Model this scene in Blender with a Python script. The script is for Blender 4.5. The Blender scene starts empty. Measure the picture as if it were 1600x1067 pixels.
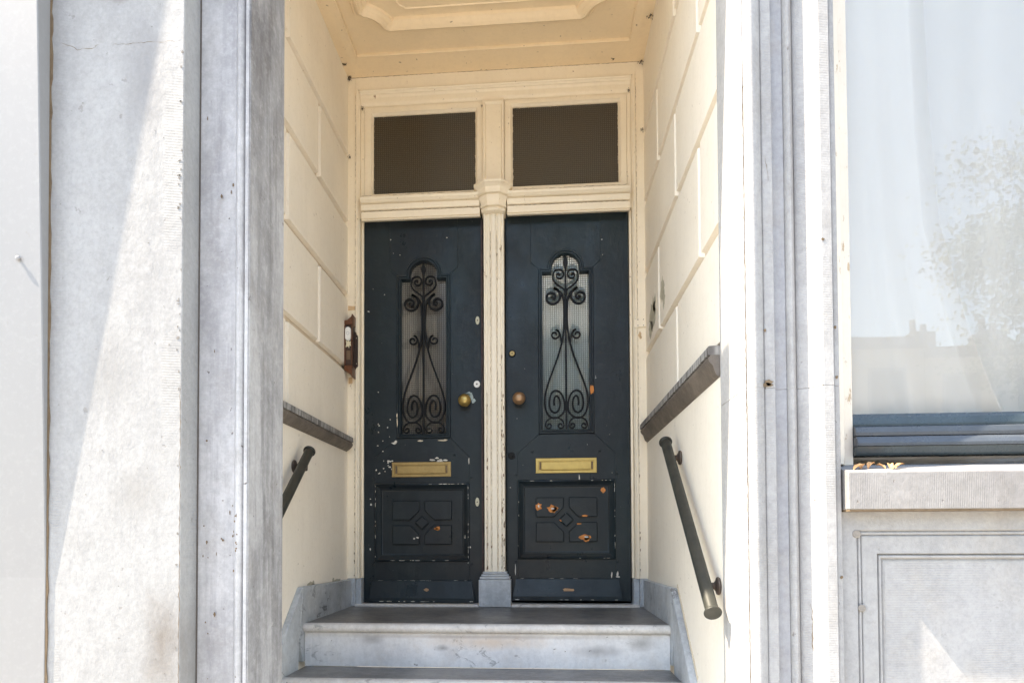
import bpy, bmesh, math, random
from mathutils import Vector, Matrix, noise
R_ = math.radians
rnd = random.Random(7)
scn = bpy.context.scene
col = scn.collection

# ---------------------------------------------------------------- camera
cam = bpy.data.cameras.new('camera'); co = bpy.data.objects.new('camera', cam); col.objects.link(co)
cam.sensor_width = 36; cam.lens = 36 * 1100 / 1600; cam.clip_start = .05; cam.clip_end = 2000
cam.shift_x = (800 - 754) / 1600; cam.shift_y = (812 - 533.5) / 1600
yaw, pitch, roll = R_(4.73), R_(1.56), R_(0.2)
fw = Vector((-math.sin(yaw) * math.cos(pitch), math.cos(yaw) * math.cos(pitch), math.sin(pitch)))
rt = Vector((math.cos(yaw), math.sin(yaw), 0)); up = rt.cross(fw)
r2 = rt * math.cos(roll) - up * math.sin(roll); u2 = rt * math.sin(roll) + up * math.cos(roll)
M4 = Matrix((r2, u2, -fw)).transposed().to_4x4(); M4.translation = Vector((.28, -4.30, .40))
co.matrix_world = M4
scn.camera = co

# ---------------------------------------------------------------- sky, sun, exposure
SUN = Vector((1, .2, -1.4)).normalized()
w = bpy.data.worlds.new('World'); scn.world = w; w.use_nodes = True
nt = w.node_tree; nt.nodes.clear()
sky = nt.nodes.new('ShaderNodeTexSky'); sky.sky_type = 'NISHITA'; sky.sun_disc = False
sky.sun_elevation = math.asin(-SUN.z); sky.sun_rotation = math.atan2(-SUN.x, -SUN.y)
sky.air_density = 1.0; sky.dust_density = .4; sky.ozone_density = 1.0
bg = nt.nodes.new('ShaderNodeBackground'); bg.inputs[1].default_value = .15
wo = nt.nodes.new('ShaderNodeOutputWorld')
nt.links.new(sky.outputs[0], bg.inputs[0]); nt.links.new(bg.outputs[0], wo.inputs[0])
sl = bpy.data.lights.new('sun', 'SUN'); sl.energy = 2.6; sl.angle = R_(.5); sl.color = (1, .97, .93)
so = bpy.data.objects.new('sun', sl); col.objects.link(so)
so.rotation_euler = SUN.to_track_quat('-Z', 'Y').to_euler()
scn.view_settings.view_transform = 'Standard'; scn.view_settings.look = 'None'
scn.view_settings.gamma = 1; scn.view_settings.use_curve_mapping = False
scn.view_settings.exposure = 2.66
scn.view_settings.use_white_balance = True; scn.view_settings.white_balance_temperature = 8200
scn.render.engine = 'CYCLES'
scn.cycles.max_bounces = 10; scn.cycles.diffuse_bounces = 7; scn.cycles.glossy_bounces = 4
scn.cycles.transparent_max_bounces = 12

# ---------------------------------------------------------------- object helpers
def put(o, parent=None, label=None, cat=None, group=None, kind=None):
    if o.name not in col.objects: col.objects.link(o)
    if parent: o.parent = parent
    if label: o['label'] = label
    if cat: o['category'] = cat
    if group: o['group'] = group
    if kind: o['kind'] = kind
    return o
def thing(name, label, cat, loc=(0, 0, 0), group=None):
    o = bpy.data.objects.new(name, None); o.location = loc; o.empty_display_size = .1
    return put(o, None, label, cat, group)
def obj(name, bm, m, parent=None, smooth=False, **k):
    bmesh.ops.recalc_face_normals(bm, faces=bm.faces)
    me = bpy.data.meshes.new(name)
    bm.to_mesh(me); bm.free()
    if smooth:
        for p in me.polygons: p.use_smooth = True
        if smooth != 'full':
            me.set_sharp_from_angle(angle=R_(38))
    me.materials.append(m)
    o = bpy.data.objects.new(name, me)
    if parent is not None:
        o.location = -Vector(parent.location) if not isinstance(parent, bpy.types.Object) or parent.parent is None else (0, 0, 0)
    return put(o, parent, **k)
def N(): return bmesh.new()
def bev(bm, geom_verts, b, seg=1):
    if b <= 0: return
    es = set()
    for v in geom_verts:
        for e in v.link_edges: es.add(e)
    bmesh.ops.bevel(bm, geom=list(es), offset=b, segments=seg, affect='EDGES', clamp_overlap=True)
def box(bm, x0, x1, y0, y1, z0, z1, b=.0):
    vs = [bm.verts.new((x, y, z)) for x in (x0, x1) for y in (y0, y1) for z in (z0, z1)]
    for f in ((0, 1, 3, 2), (4, 6, 7, 5), (0, 4, 5, 1), (2, 3, 7, 6), (0, 2, 6, 4), (1, 5, 7, 3)):
        bm.faces.new([vs[i] for i in f])
    bmesh.ops.recalc_face_normals(bm, faces=list({f for v in vs for f in v.link_faces}))
    bev(bm, vs, b)
    return bm
def prism(bm, pts, a, b, axis, bevel=0, seg=1):
    # pts 2D polygon; axis 'y': (x,z) pts; 'z': (x,y); 'x': (y,z)
    f = {'y': lambda p, t: (p[0], t, p[1]), 'z': lambda p, t: (p[0], p[1], t), 'x': lambda p, t: (t, p[0], p[1])}[axis]
    A = [bm.verts.new(f(p, a)) for p in pts]; B = [bm.verts.new(f(p, b)) for p in pts]
    n = len(pts)
    fs = [bm.faces.new(A), bm.faces.new(list(reversed(B)))]
    for i in range(n): fs.append(bm.faces.new((A[i], B[i], B[(i + 1) % n], A[(i + 1) % n])))
    bmesh.ops.recalc_face_normals(bm, faces=fs)
    bev(bm, A + B, bevel, seg)
    return bm
def offs(P, d):
    out = []; n = len(P)
    ar = sum(P[i][0] * P[(i + 1) % n][1] - P[(i + 1) % n][0] * P[i][1] for i in range(n))
    s = 1 if ar > 0 else -1
    for i in range(n):
        p0, p1, p2 = Vector(P[i - 1]), Vector(P[i]), Vector(P[(i + 1) % n])
        e1, e2 = (p1 - p0).normalized(), (p2 - p1).normalized()
        n1, n2 = Vector((-e1.y, e1.x)) * s, Vector((-e2.y, e2.x)) * s
        k = 1 + n1.dot(n2)
        out.append(tuple(p1 + (n1 + n2) / max(k, .25) * d))
    return out
def ring(bm, P, prof, mp, close=False):
    """closed moulding swept round polygon P; prof = [(inset, depth)]; mp(a,b,depth)->xyz"""
    rows = []
    for ins, dp in prof:
        rows.append([bm.verts.new(mp(q[0], q[1], dp)) for q in offs(P, ins)])
    n = len(P); m = len(rows)
    for j in range(m if close else m - 1):
        a, b = rows[j], rows[(j + 1) % m]
        for i in range(n): bm.faces.new((a[i], a[(i + 1) % n], b[(i + 1) % n], b[i]))
    return bm
XZ = lambda a, b, d: (a, d, b)
def rect(x0, x1, z0, z1): return [(x0, z0), (x1, z0), (x1, z1), (x0, z1)]
def lathe(bm, prof, o, ax, seg=24):
    """prof = [(along, radius)] about axis ax from o"""
    ax = Vector(ax).normalized(); s = ax.orthogonal().normalized(); t = ax.cross(s); o = Vector(o)
    rows = [[bm.verts.new(o + ax * h + (s * math.cos(6.28318 * k / seg) + t * math.sin(6.28318 * k / seg)) * max(r, 1e-4)) for k in range(seg)] for h, r in prof]
    for a, b in zip(rows, rows[1:]):
        for k in range(seg): bm.faces.new((a[k], a[(k + 1) % seg], b[(k + 1) % seg], b[k]))
    bm.faces.new(rows[0]); bm.faces.new(list(reversed(rows[-1])))
    return bm
def bar(bm, path, w, d, y, taper=None):
    """flat iron bar in the x-z plane following path; w width in plane, d depth, y front"""
    n = len(path); rows = []
    for i, p in enumerate(path):
        a = Vector(path[max(i - 1, 0)]); b = Vector(path[min(i + 1, n - 1)]); t = (b - a).normalized(); nn = Vector((-t.y, t.x))
        ww = w * (taper(i / (n - 1)) if taper else 1) / 2
        r = []
        for (q, dy) in ((-1, .25), (-.6, 0), (.6, 0), (1, .25), (1, 1), (-1, 1)):
            c = Vector(p) + nn * ww * q
            r.append(bm.verts.new((c.x, y + dy * d, c.y)))
        rows.append(r)
    for a, b in zip(rows, rows[1:]):
        for k in range(6): bm.faces.new((a[k], a[(k + 1) % 6], b[(k + 1) % 6], b[k]))
    bm.faces.new(rows[0]); bm.faces.new(list(reversed(rows[-1])))
    return bm
def spline(P, n=10):
    out = []
    Q = [P[0]] + list(P) + [P[-1]]
    for i in range(1, len(Q) - 2):
        p0, p1, p2, p3 = [Vector(q) for q in Q[i - 1:i + 3]]
        for k in range(n):
            t = k / n
            out.append(tuple(.5 * ((2 * p1) + (p2 - p0) * t + (2 * p0 - 5 * p1 + 4 * p2 - p3) * t * t + (3 * p1 - p0 - 3 * p2 + p3) * t ** 3)))
    out.append(tuple(P[-1])); return out
def tube(bm, a, b, r, seg=20):
    a, b = Vector(a), Vector(b); return lathe(bm, [(0, r), ((b - a).length, r)], a, b - a, seg)
def blob(bm, x, z, rx, rz, y, seed, th=.0006, n=14):
    r = random.Random(seed); a0 = r.random() * 6
    pts = [(x + rx * (1 + r.uniform(-.38, .28)) * math.cos(a0 + 6.283 * k / n), z + rz * (1 + r.uniform(-.38, .28)) * math.sin(a0 + 6.283 * k / n)) for k in range(n)]
    return prism(bm, pts, y - th, y, 'y')

# ---------------------------------------------------------------- material helpers
def mat(name):
    m = bpy.data.materials.new(name); m.use_nodes = True
    t = m.node_tree; b = t.nodes['Principled BSDF']
    return m, t, b
class G:
    def __init__(s, t): s.t = t; s.co = t.nodes.new('ShaderNodeTexCoord').outputs['Object']; g = t.nodes.new('ShaderNodeNewGeometry'); s.pos = g.outputs['Position']
    def n(s, ty, **k):
        x = s.t.nodes.new(ty)
        for a, b in k.items(): setattr(x, a, b)
        return x
    def L(s, a, b): s.t.links.new(a, b)
    def map(s, sc, loc=(0, 0, 0)):
        m = s.n('ShaderNodeMapping'); s.L(s.pos, m.inputs[0]); m.inputs['Scale'].default_value = sc; m.inputs['Location'].default_value = loc
        return m.outputs[0]
    def noise(s, sc, scale, detail=5, rough=.6, loc=(0, 0, 0), dist=0):
        x = s.n('ShaderNodeTexNoise'); s.L(s.map(sc, loc), x.inputs['Vector']); x.inputs['Scale'].default_value = scale
        x.inputs['Detail'].default_value = detail; x.inputs['Roughness'].default_value = rough; x.inputs['Distortion'].default_value = dist
        return x.outputs['Fac']
    def ramp(s, f, a, b, va=0, vb=1):
        x = s.n('ShaderNodeMapRange'); s.L(f, x.inputs[0])
        for i, v in enumerate((a, b, va, vb)): x.inputs[i + 1].default_value = v
        return x.outputs[0]
    def mul(s, a, b, op='MULTIPLY'):
        x = s.n('ShaderNodeMath', operation=op)
        for i, v in enumerate((a, b)):
            if hasattr(v, 'links'): s.L(v, x.inputs[i])
            else: x.inputs[i].default_value = v
        return x.outputs[0]
    def mix(s, f, a, b, bt='MIX'):
        x = s.n('ShaderNodeMix', data_type='RGBA', blend_type=bt)
        if hasattr(f, 'links'): s.L(f, x.inputs[0])
        else: x.inputs[0].default_value = f
        for i, v in ((6, a), (7, b)):
            if hasattr(v, 'links'): s.L(v, x.inputs[i])
            else: x.inputs[i].default_value = (*v, 1)
        return x.outputs[2]
    def bump(s, hs, b):
        prev = None
        for h, st, ds in hs:
            x = s.n('ShaderNodeBump'); x.inputs['Strength'].default_value = st; x.inputs['Distance'].default_value = ds
            s.L(h, x.inputs['Height'])
            if prev: s.L(prev, x.inputs['Normal'])
            prev = x.outputs[0]
        s.L(prev, b.inputs['Normal'])

def stone(name, base, dark, warm=(.36, .32, .27), comb=None, rough=.75, amt=.5, specks=.5, streak=.6, combst=.35, pitch=.0052, edge=None, scuff=0, spots=(), mott=1):
    m, t, b = mat(name); g = G(t)
    big = g.noise((1, 1, .45), 2.3, 8, .68); st = g.noise((7, 7, .45), 3, 7, .68, (3, 1, 0)); fine = g.noise((1, 1, 1), 60, 7, .75)
    med = g.noise((1, 1, .7), 9, 8, .7, (9, 2, 4)); mot = g.noise((1, 1, 1), 20, 6, .75, (4, 8, 1))
    c = g.mix(g.mul(g.ramp(big, .40, .66), amt), base, dark)
    c = g.mix(g.mul(g.ramp(st, .48, .72), streak * .6), c, dark)
    c = g.mix(g.mul(g.ramp(med, .5, .72), .45 * mott), c, warm)
    c = g.mix(g.mul(g.ramp(mot, .48, .72), .3 * mott), c, tuple(v * .6 for v in base))
    c = g.mix(g.mul(g.ramp(mot, .5, .3), .3 * mott), c, tuple(min(v * 1.25, .85) for v in base))
    c = g.mix(g.mul(g.ramp(fine, .5, .75), .4), c, tuple(v * .55 for v in base))
    c = g.mix(g.mul(g.ramp(fine, .5, .25), .3), c, tuple(min(v * 1.35, .85) for v in base))
    if scuff:
        sc = g.noise((1, 1, 1.6), 9, 7, .75, (2, 2, 7), 1.2); k = g.mul(g.ramp(sc, .575, .61), g.ramp(g.noise((1, 1, 1), 3, 2, .5, (7, 7, 7)), .45, .6))
        c = g.mix(g.mul(k, scuff), c, (.09, .085, .085))
    for (x, z, rx, rz, colr, stg) in spots:
        mp = g.map((1 / rx, 0, 1 / rz), (-x / rx, 0, -z / rz)); ln = g.n('ShaderNodeVectorMath', operation='LENGTH'); g.L(mp, ln.inputs[0])
        d = g.mul(ln.outputs['Value'], g.mul(g.mul(med, 1.2), g.mul(mot, .8), 'ADD'), 'ADD')
        c = g.mix(g.mul(g.ramp(d, 1.9, 1.0), stg), c, colr)
    pit = g.noise((1, 1, 1), 26, 4, .6, (1, 7, 2)); pm = g.mul(g.ramp(pit, .70, .72), specks)
    c = g.mix(pm, c, (.12, .10, .09))
    b.inputs['Roughness'].default_value = rough
    g.L(g.ramp(mot, .3, .7, rough * .85, min(1, rough * 1.15)), b.inputs['Roughness'])
    hs = [(fine, .45, .002), (med, .5, .008), (g.ramp(pit, .69, .74, 1, 0), specks * .7, .004)]
    if comb:
        wv = g.n('ShaderNodeTexWave', wave_type='BANDS', bands_direction={'h': 'Z', 'v': 'X', 'y': 'Y'}[comb])
        wv.inputs['Scale'].default_value = .314 / pitch; wv.inputs['Distortion'].default_value = .5; wv.inputs['Detail'].default_value = 2; wv.inputs['Detail Scale'].default_value = 3
        g.L(g.pos, wv.inputs['Vector'])
        msk = g.ramp(g.noise((1, 1, .5), 5, 3, .5, (5, 5, 5)), .38, .6)
        if edge:
            sp = g.n('ShaderNodeSeparateXYZ'); g.L(g.pos, sp.inputs[0]); ab = g.mul(g.mul(g.mul(sp.outputs[0], -edge[0], 'ADD'), 1, 'MULTIPLY'), 0, 'ADD')
            a2 = g.n('ShaderNodeMath', operation='ABSOLUTE'); g.L(ab, a2.inputs[0]); msk = g.mul(msk, g.ramp(a2.outputs[0], edge[1] - .012, edge[1]))
        h = g.mul(wv.outputs['Fac'], msk); hs.append((h, combst, .002))
        c = g.mix(g.mul(h, .22), c, tuple(v * .6 for v in base))
    g.L(c, b.inputs['Base Color'])
    g.bump(hs, b)
    return m
def paint(name, base, dirt=(.35, .26, .16), rough=.5, chips=0, chipcol=(.22, .12, .06), dirtamt=.35, bumps=.25, crack=0, specks=.3):
    m, t, b = mat(name); g = G(t)
    big = g.noise((1, 1, .6), 1.7, 8, .7); fine = g.noise((1, 1, 1), 45, 6, .7); st = g.noise((9, 9, .6), 2.5, 7, .7, (2, 4, 1)); sm = g.noise((1, 1, 1), 6, 8, .75, (12, 4, 1))
    c = g.mix(g.mul(g.ramp(big, .4, .7), dirtamt * 1.3), base, tuple(v * .80 for v in base)); c = g.mix(g.mul(g.ramp(sm, .55, .75), dirtamt), c, tuple(.75 * a + .25 * d for a, d in zip(base, dirt)))
    c = g.mix(g.mul(g.ramp(st, .52, .8), dirtamt), c, tuple(.7 * a + .3 * d for a, d in zip(base, dirt)))
    c = g.mix(g.mul(g.ramp(fine, .5, .8), .12), c, dirt)
    pit = g.noise((1, 1, 1), 33, 2, .5, (8, 3, 2)); c = g.mix(g.mul(g.ramp(pit, .735, .76), specks), c, (.16, .10, .06))
    hs = [(fine, bumps, .001), (g.noise((1, 1, .35), 9, 5, .6, (6, 6, 6)), bumps, .004)]
    if chips:
        ch = g.noise((3, 3, .8), 15, 5, .7, (4, 4, 1), .4); k = g.ramp(ch, .70 - .05 * chips, .715 - .05 * chips)
        c = g.mix(k, c, chipcol); hs.append((g.ramp(k, 0, 1, 1, 0), .6, .0015))
    g.L(c, b.inputs['Base Color']); b.inputs['Roughness'].default_value = rough
    g.bump(hs, b)
    return m
def simple(name, c, rough=.5, metal=0, var=.25, sc=30, bumps=.2, spec=None):
    m, t, b = mat(name); g = G(t)
    if spec is not None: b.inputs['Specular IOR Level'].default_value = spec
    f = g.noise((1, 1, 1), sc, 6, .65); f2 = g.noise((1, 1, 1), sc * .17, 4, .6, (3, 3, 3))
    cc = g.mix(g.mul(g.ramp(f, .35, .75), var), c, tuple(v * .45 for v in c))
    cc = g.mix(g.mul(g.ramp(f2, .4, .7), var), cc, tuple(min(v * 1.3, .9) for v in c))
    g.L(cc, b.inputs['Base Color']); b.inputs['Metallic'].default_value = metal
    g.L(g.ramp(f, .3, .75, rough * .8, min(rough * 1.3, 1)), b.inputs['Roughness'])
    g.bump([(f, bumps, .001)], b)
    return m

def stripes(name):
    m, t, b = mat(name); g = G(t)
    n = g.noise((.2, 1, .1), 55, 3, .7); n2 = g.noise((1, 1, 1), 30, 4, .6)
    c = g.mix(g.ramp(n, .40, .58), (.075, .07, .07), (.40, .39, .38)); c = g.mix(g.mul(n2, .4), c, (.16, .15, .14))
    g.L(c, b.inputs['Base Color']); b.inputs['Roughness'].default_value = .6; g.bump([(n, .6, .003)], b)
    return m
CREAM = (.87, .805, .70)
m_plaster = paint('cream_plaster', CREAM, rough=.62, dirtamt=.3, bumps=.22)
m_ceil = paint('bounce_warmed_ceiling_paint', (.87, .705, .49), rough=.5, dirtamt=.35, bumps=.3, specks=.6)  # same cream as the walls, warm interreflected light put into its colour
m_groove = paint('dusty_shaded_groove_paint', (.66, .55, .42), rough=.7, dirtamt=.5, bumps=.4)  # grime plus the shade of the recessed joints, both put into the tan colour
m_wood = paint('cream_painted_wood', (.87, .778, .625), rough=.42, chips=.35, dirtamt=.3, bumps=.3, specks=.5)
m_post = paint('flaking_cream_paint', (.86, .79, .66), rough=.45, chips=1.0, dirtamt=.35, bumps=.35, specks=.7)
m_white = paint('white_panel_paint', (.235, .235, .24), rough=.5, dirtamt=.12, bumps=.12, specks=.1, dirt=(.5, .5, .5))
m_peel = paint('peeling_window_paint', (.66, .60, .52), rough=.6, chips=1.6, chipcol=(.42, .32, .22), dirtamt=.6, bumps=.5)
m_pil = stone('pale_limestone', (.325, .325, .325), (.20, .198, .20), warm=(.25, .24, .23), mott=.55, comb='h', amt=.45, streak=.35, specks=.35, edge=(-1.105, .175), spots=((-1.13, 2.26, .13, .11, (.09, .055, .035), .9), (-.93, .05, .10, .26, (.13, .105, .085), .75), (-1.0, 1.9, .10, .35, (.17, .165, .17), .5), (-1.12, .95, .12, .2, (.20, .195, .19), .5), (-1.02, .55, .12, .12, (.2, .19, .18), .5)))
m_jl = stone('weathered_bluestone', (.50, .50, .51), (.22, .215, .23), warm=(.27, .25, .235), comb='h', amt=.85, streak=1.1, specks=.8, combst=.25)
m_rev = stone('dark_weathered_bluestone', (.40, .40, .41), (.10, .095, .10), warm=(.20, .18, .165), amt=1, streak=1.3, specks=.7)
m_jr = stone('pale_bluestone', (.345, .343, .345), (.19, .187, .19), warm=(.28, .26, .24), comb='h', amt=.45, streak=.5, specks=.6)
m_jrev = stone('bounce_lightened_reveal_stone', (.44, .437, .435), (.28, .275, .275), warm=(.36, .35, .33), comb='h', amt=.4, streak=.4, specks=.6)  # lighter than the jamb stone, to bounce more light onto the left wall
m_jblue = stone('blue_grey_stone', (.34, .345, .365), (.26, .265, .285), amt=.4, streak=.5, specks=.1)
m_sill = stone('tooled_sill_stone', (.26, .25, .245), (.15, .14, .14), warm=(.16, .145, .13), comb='v', amt=.5, streak=.3, specks=.6, combst=.25, mott=.8)
m_apron = stone('apron_bluestone', (.315, .315, .318), (.21, .208, .212), mott=.7, comb=None, amt=.5, streak=.4, specks=.25)
m_skirt = stone('bluestone_skirting', (.50, .535, .565), (.16, .175, .195), warm=(.36, .34, .31), amt=.75, streak=.3, specks=.7, rough=.5, scuff=.8)
m_riser = stone('worn_white_stone', (.78, .775, .77), (.46, .47, .49), warm=(.60, .53, .46), amt=.65, streak=.15, specks=.9, rough=.55, scuff=.5, spots=((.02, -.10, .38, .05, (.62, .44, .28), .55), (-.2, -.13, .05, .02, (.25, .24, .23), .8), (-.55, -.09, .07, .03, (.3, .29, .29), .7), (.55, -.14, .16, .04, (.22, .21, .21), .6), (.75, -.10, .09, .05, (.25, .24, .23), .7), (.02, -.075, .9, .014, (.34, .30, .27), .6)))
m_nose = stone('worn_step_edge', (.62, .60, .57), (.38, .36, .34), warm=(.45, .38, .31), amt=.6, streak=.1, specks=.9, rough=.45, scuff=.8)
m_tread = stone('dark_worn_tread', (.20, .19, .18), (.03, .032, .036), warm=(.22, .18, .145), amt=1, streak=.5, specks=.3, rough=.36, scuff=.5)
m_dado = stone('dark_dado_stone', (.17, .145, .125), (.05, .042, .038), warm=(.24, .20, .16), comb='y', amt=.8, streak=.2, specks=.3, rough=.5, combst=.8, pitch=.012)
m_gap = simple('dark_mortar', (.10, .085, .075), .9)
m_door = None
def doorpaint():
    m, t, b = mat('dark_blue_door_paint'); g = G(t)
    big = g.noise((1, 1, .5), 2.2, 6, .6); fine = g.noise((1, 1, .25), 40, 5, .6); med = g.noise((1, 1, 1), 14, 6, .6, (2, 2, 2))
    c = g.mix(g.ramp(big, .35, .7), (.009, .0135, .018), (.0115, .024, .029))
    c = g.mix(g.mul(g.ramp(med, .5, .8), .5), c, (.022, .032, .038))
    sp = g.noise((1, 1, 1), 38, 2, .5, (5, 1, 9)); c = g.mix(g.ramp(sp, .775, .785), c, (.45, .45, .42))
    g.L(c, b.inputs['Base Color']); g.L(g.ramp(g.noise((1, 1, .6), 5, 8, .75, (3, 1, 3)), .3, .7, .22, .55), b.inputs['Roughness'])
    b.inputs['Specular IOR Level'].default_value = .34
    g.bump([(fine, .45, .0015), (med, .5, .006)], b)
    return m
m_door = doorpaint()
m_iron = simple('black_painted_iron', (.005, .0053, .0055), .42, 0, .4, 60, .5, .22)
m_brass = simple('tarnished_brass', (.50, .36, .13), .38, .85, .35, 25, .25)
m_brassd = simple('dull_brass', (.40, .28, .12), .45, .8, .45, 30, .3)
m_bronze = simple('worn_copper_knob', (.40, .25, .15), .4, .8, .35, 30, .25)
m_bronzerail = simple('patinated_bronze', (.036, .037, .031), .45, .2, .6, 14, .3)
m_orange = simple('exposed_orange_primer', (.60, .22, .06), .8, 0, .7, 160, .8)
m_chip = simple('exposed_white_primer', (.62, .60, .55), .8, 0, .2, 100, .3)
m_rust = simple('rusty_strip', (.07, .045, .045), .6, .2, .8, 45, .5)
m_oldwood = simple('varnished_brown_wood', (.12, .045, .022), .3, 0, .6, 30, .3)
m_darkwood = simple('dark_brown_wood', (.045, .025, .018), .4, 0, .5, 40, .3)
m_plastic = simple('white_plastic', (.80, .80, .78), .35, 0, .03, 50, .02)
m_tape = simple('yellowed_tape', (.66, .60, .44), .6, 0, .2, 60, .2)
m_patch = simple('bare_plaster_patch', (.60, .42, .25), .8, 0, .4, 90, .5)
m_greypatch = simple('bare_render', (.46, .43, .34), .9, 0, .5, 50, .6)
m_oldpaint = simple('bare_old_paint', (.66, .56, .42), .8, 0, .3, 80, .4)
m_web = simple('sooty_cobweb', (.035, .024, .016), .95, 0, .4, 90, .2)
m_crevice = simple('brown_crevice_dirt', (.16, .11, .065), .9, 0, .6, 60, .3)
m_winpaint = simple('dark_slate_window_paint', (.040, .058, .068), .28, 0, .5, 22, .35)
m_winlight = simple('slate_window_paint', (.062, .072, .085), .3, 0, .4, 22, .35)
m_dark = simple('unlit_interior_paint', (.09, .075, .06), .9, 0, .2, 3, 0)
m_leaf = simple('dry_orange_leaf', (.62, .33, .14), .7, 0, .4, 70, .4)

def pane_mat(name, tint, gl, rough=.08, bmp=None, base=0, grid=None):
    m, t, b = mat(name); t.nodes.remove(b); g = G(t)
    tr = g.n('ShaderNodeBsdfTransparent'); tr.inputs[0].default_value = (*tint, 1)
    gs = g.n('ShaderNodeBsdfGlossy'); gs.inputs['Roughness'].default_value = rough; gs.inputs[0].default_value = (1, 1, 1, 1)
    fr = g.n('ShaderNodeFresnel'); fr.inputs[0].default_value = 1.5
    mx = g.n('ShaderNodeMixShader'); f = g.mul(g.mul(g.mul(fr.outputs[0], gl), base, 'ADD'), 1, 'MINIMUM'); g.L(f, mx.inputs[0])
    g.L(tr.outputs[0], mx.inputs[1]); g.L(gs.outputs[0], mx.inputs[2]); g.L(mx.outputs[0], t.nodes['Material Output'].inputs[0])
    if grid:
        sp = g.n('ShaderNodeSeparateXYZ'); g.L(g.pos, sp.inputs[0]); ks = []
        for ax, o_ in ((0, grid[1]), (2, grid[2])):
            f1 = g.mul(g.mul(sp.outputs[ax], -o_, 'ADD'), 1 / grid[0]); fr_ = g.n('ShaderNodeMath', operation='FRACT'); g.L(f1, fr_.inputs[0])
            ks.append(g.ramp(g.mul(g.mul(fr_.outputs[0], -.5, 'ADD'), 0, 'ADD'), -.5, .5))
            a2 = g.n('ShaderNodeMath', operation='ABSOLUTE'); g.L(g.mul(ks[-1], -.5, 'ADD'), a2.inputs[0]); ks[-1] = g.ramp(a2.outputs[0], .24, .36)
        k = g.mul(ks[0], ks[1], 'MAXIMUM')
        g.L(g.mix(k, tint, tuple(v * grid[3] for v in tint)), tr.inputs[0]); g.L(g.mix(k, (1, 1, 1), (grid[3],) * 3), gs.inputs[0])
    if bmp:
        n = g.noise((1, 1, 1), bmp[0], 2, .5); x = g.n('ShaderNodeBump'); x.inputs['Strength'].default_value = bmp[1]; x.inputs['Distance'].default_value = bmp[2]
        g.L(n, x.inputs['Height']); g.L(x.outputs[0], gs.inputs['Normal']); g.L(x.outputs[0], fr.inputs['Normal'])
    return m
m_glass = pane_mat('window_glass', (.98, .985, .975), 1.5, .003, (1.6, .10, .012))
m_tex = pane_mat('pressed_glass', (.97, .97, .96), 2.0, .10, base=.22, grid=(.0136364, -.5995, 1.036, .55))
m_texr = pane_mat('pressed_glass_right', (.95, .99, .975), 2.0, .10, base=.22, grid=(.0136364, .2915, 1.050, .62))
m_texf = pane_mat('fine_pressed_glass', (.80, .76, .68), 1.0, .2, base=.03, grid=(.0125, 0, 0, .68))
def fabric(name, c, sc=400):
    m, t, b = mat(name); t.nodes.remove(b); g = G(t)
    d = g.n('ShaderNodeBsdfDiffuse'); tl = g.n('ShaderNodeBsdfTranslucent'); mx = g.n('ShaderNodeMixShader'); mx.inputs[0].default_value = .12
    f = g.noise((1, 1, 1), 5, 4, .5); cc = g.mix(g.mul(f, .25), c, tuple(v * .88 for v in c))
    g.L(cc, d.inputs[0]); g.L(cc, tl.inputs[0]); g.L(d.outputs[0], mx.inputs[1]); g.L(tl.outputs[0], mx.inputs[2]); g.L(mx.outputs[0], t.nodes['Material Output'].inputs[0])
    return m
m_curt = fabric('white_curtain_fabric', (.95, .94, .92))
m_net = fabric('pale_door_curtain', (.86, .97, .96))
m_brownblind = fabric('brown_blind', (.64, .61, .56))
m_brownboard = fabric('dark_brown_blind', (.235, .20, .155))

# ---------------------------------------------------------------- ground and opposite side of the street (seen in the window and the door gloss)
m_pave = stone('pavement_stone', (.50, .48, .44), (.40, .38, .35), amt=.5, streak=0, specks=.2)
m_road = simple('street_brick', (.34, .30, .26), .9, 0, .4, 6, .4)
m_grass = simple('bare_ground', (.22, .21, .18), .95, 0, .4, 2, .3)
bm = N(); box(bm, -400, 400, -400, 300, -1.6, -1.25); obj('ground', bm, m_grass, kind='structure')
bm = N(); box(bm, -40, 40, -20.4, -5.2, -1.3, -1.22); obj('street', bm, m_road, kind='structure')
bm = N(); box(bm, -40, 40, -5.19, 3, -1.3, -1.10); obj('pavement', bm, m_pave, kind='structure')

# ---------------------------------------------------------------- house facade
FY = -2.05; ZB = -1.12; ZT = 3.62
# left pilaster
pil = thing('stone_pilaster', 'wide pale sunlit stone pilaster left of the doorway, beside the white panel', 'pilaster', (-1.1, -2.1, ZB))
bm = N(); prism(bm, [(-1.50, -2.13), (-.872, -2.13), (-.872, -1.96), (-1.50, -1.96)], ZB, ZT + .6, 'z', .003)
obj('shaft', bm, m_pil, pil)
bm = N(); box(bm, -1.345, -.860, -2.19, -2.132, 3.32, 3.40, .01); box(bm, -1.345, -.850, -2.23, -2.132, 3.40, 3.56, .012)
obj('capital', bm, m_pil, pil)
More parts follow.
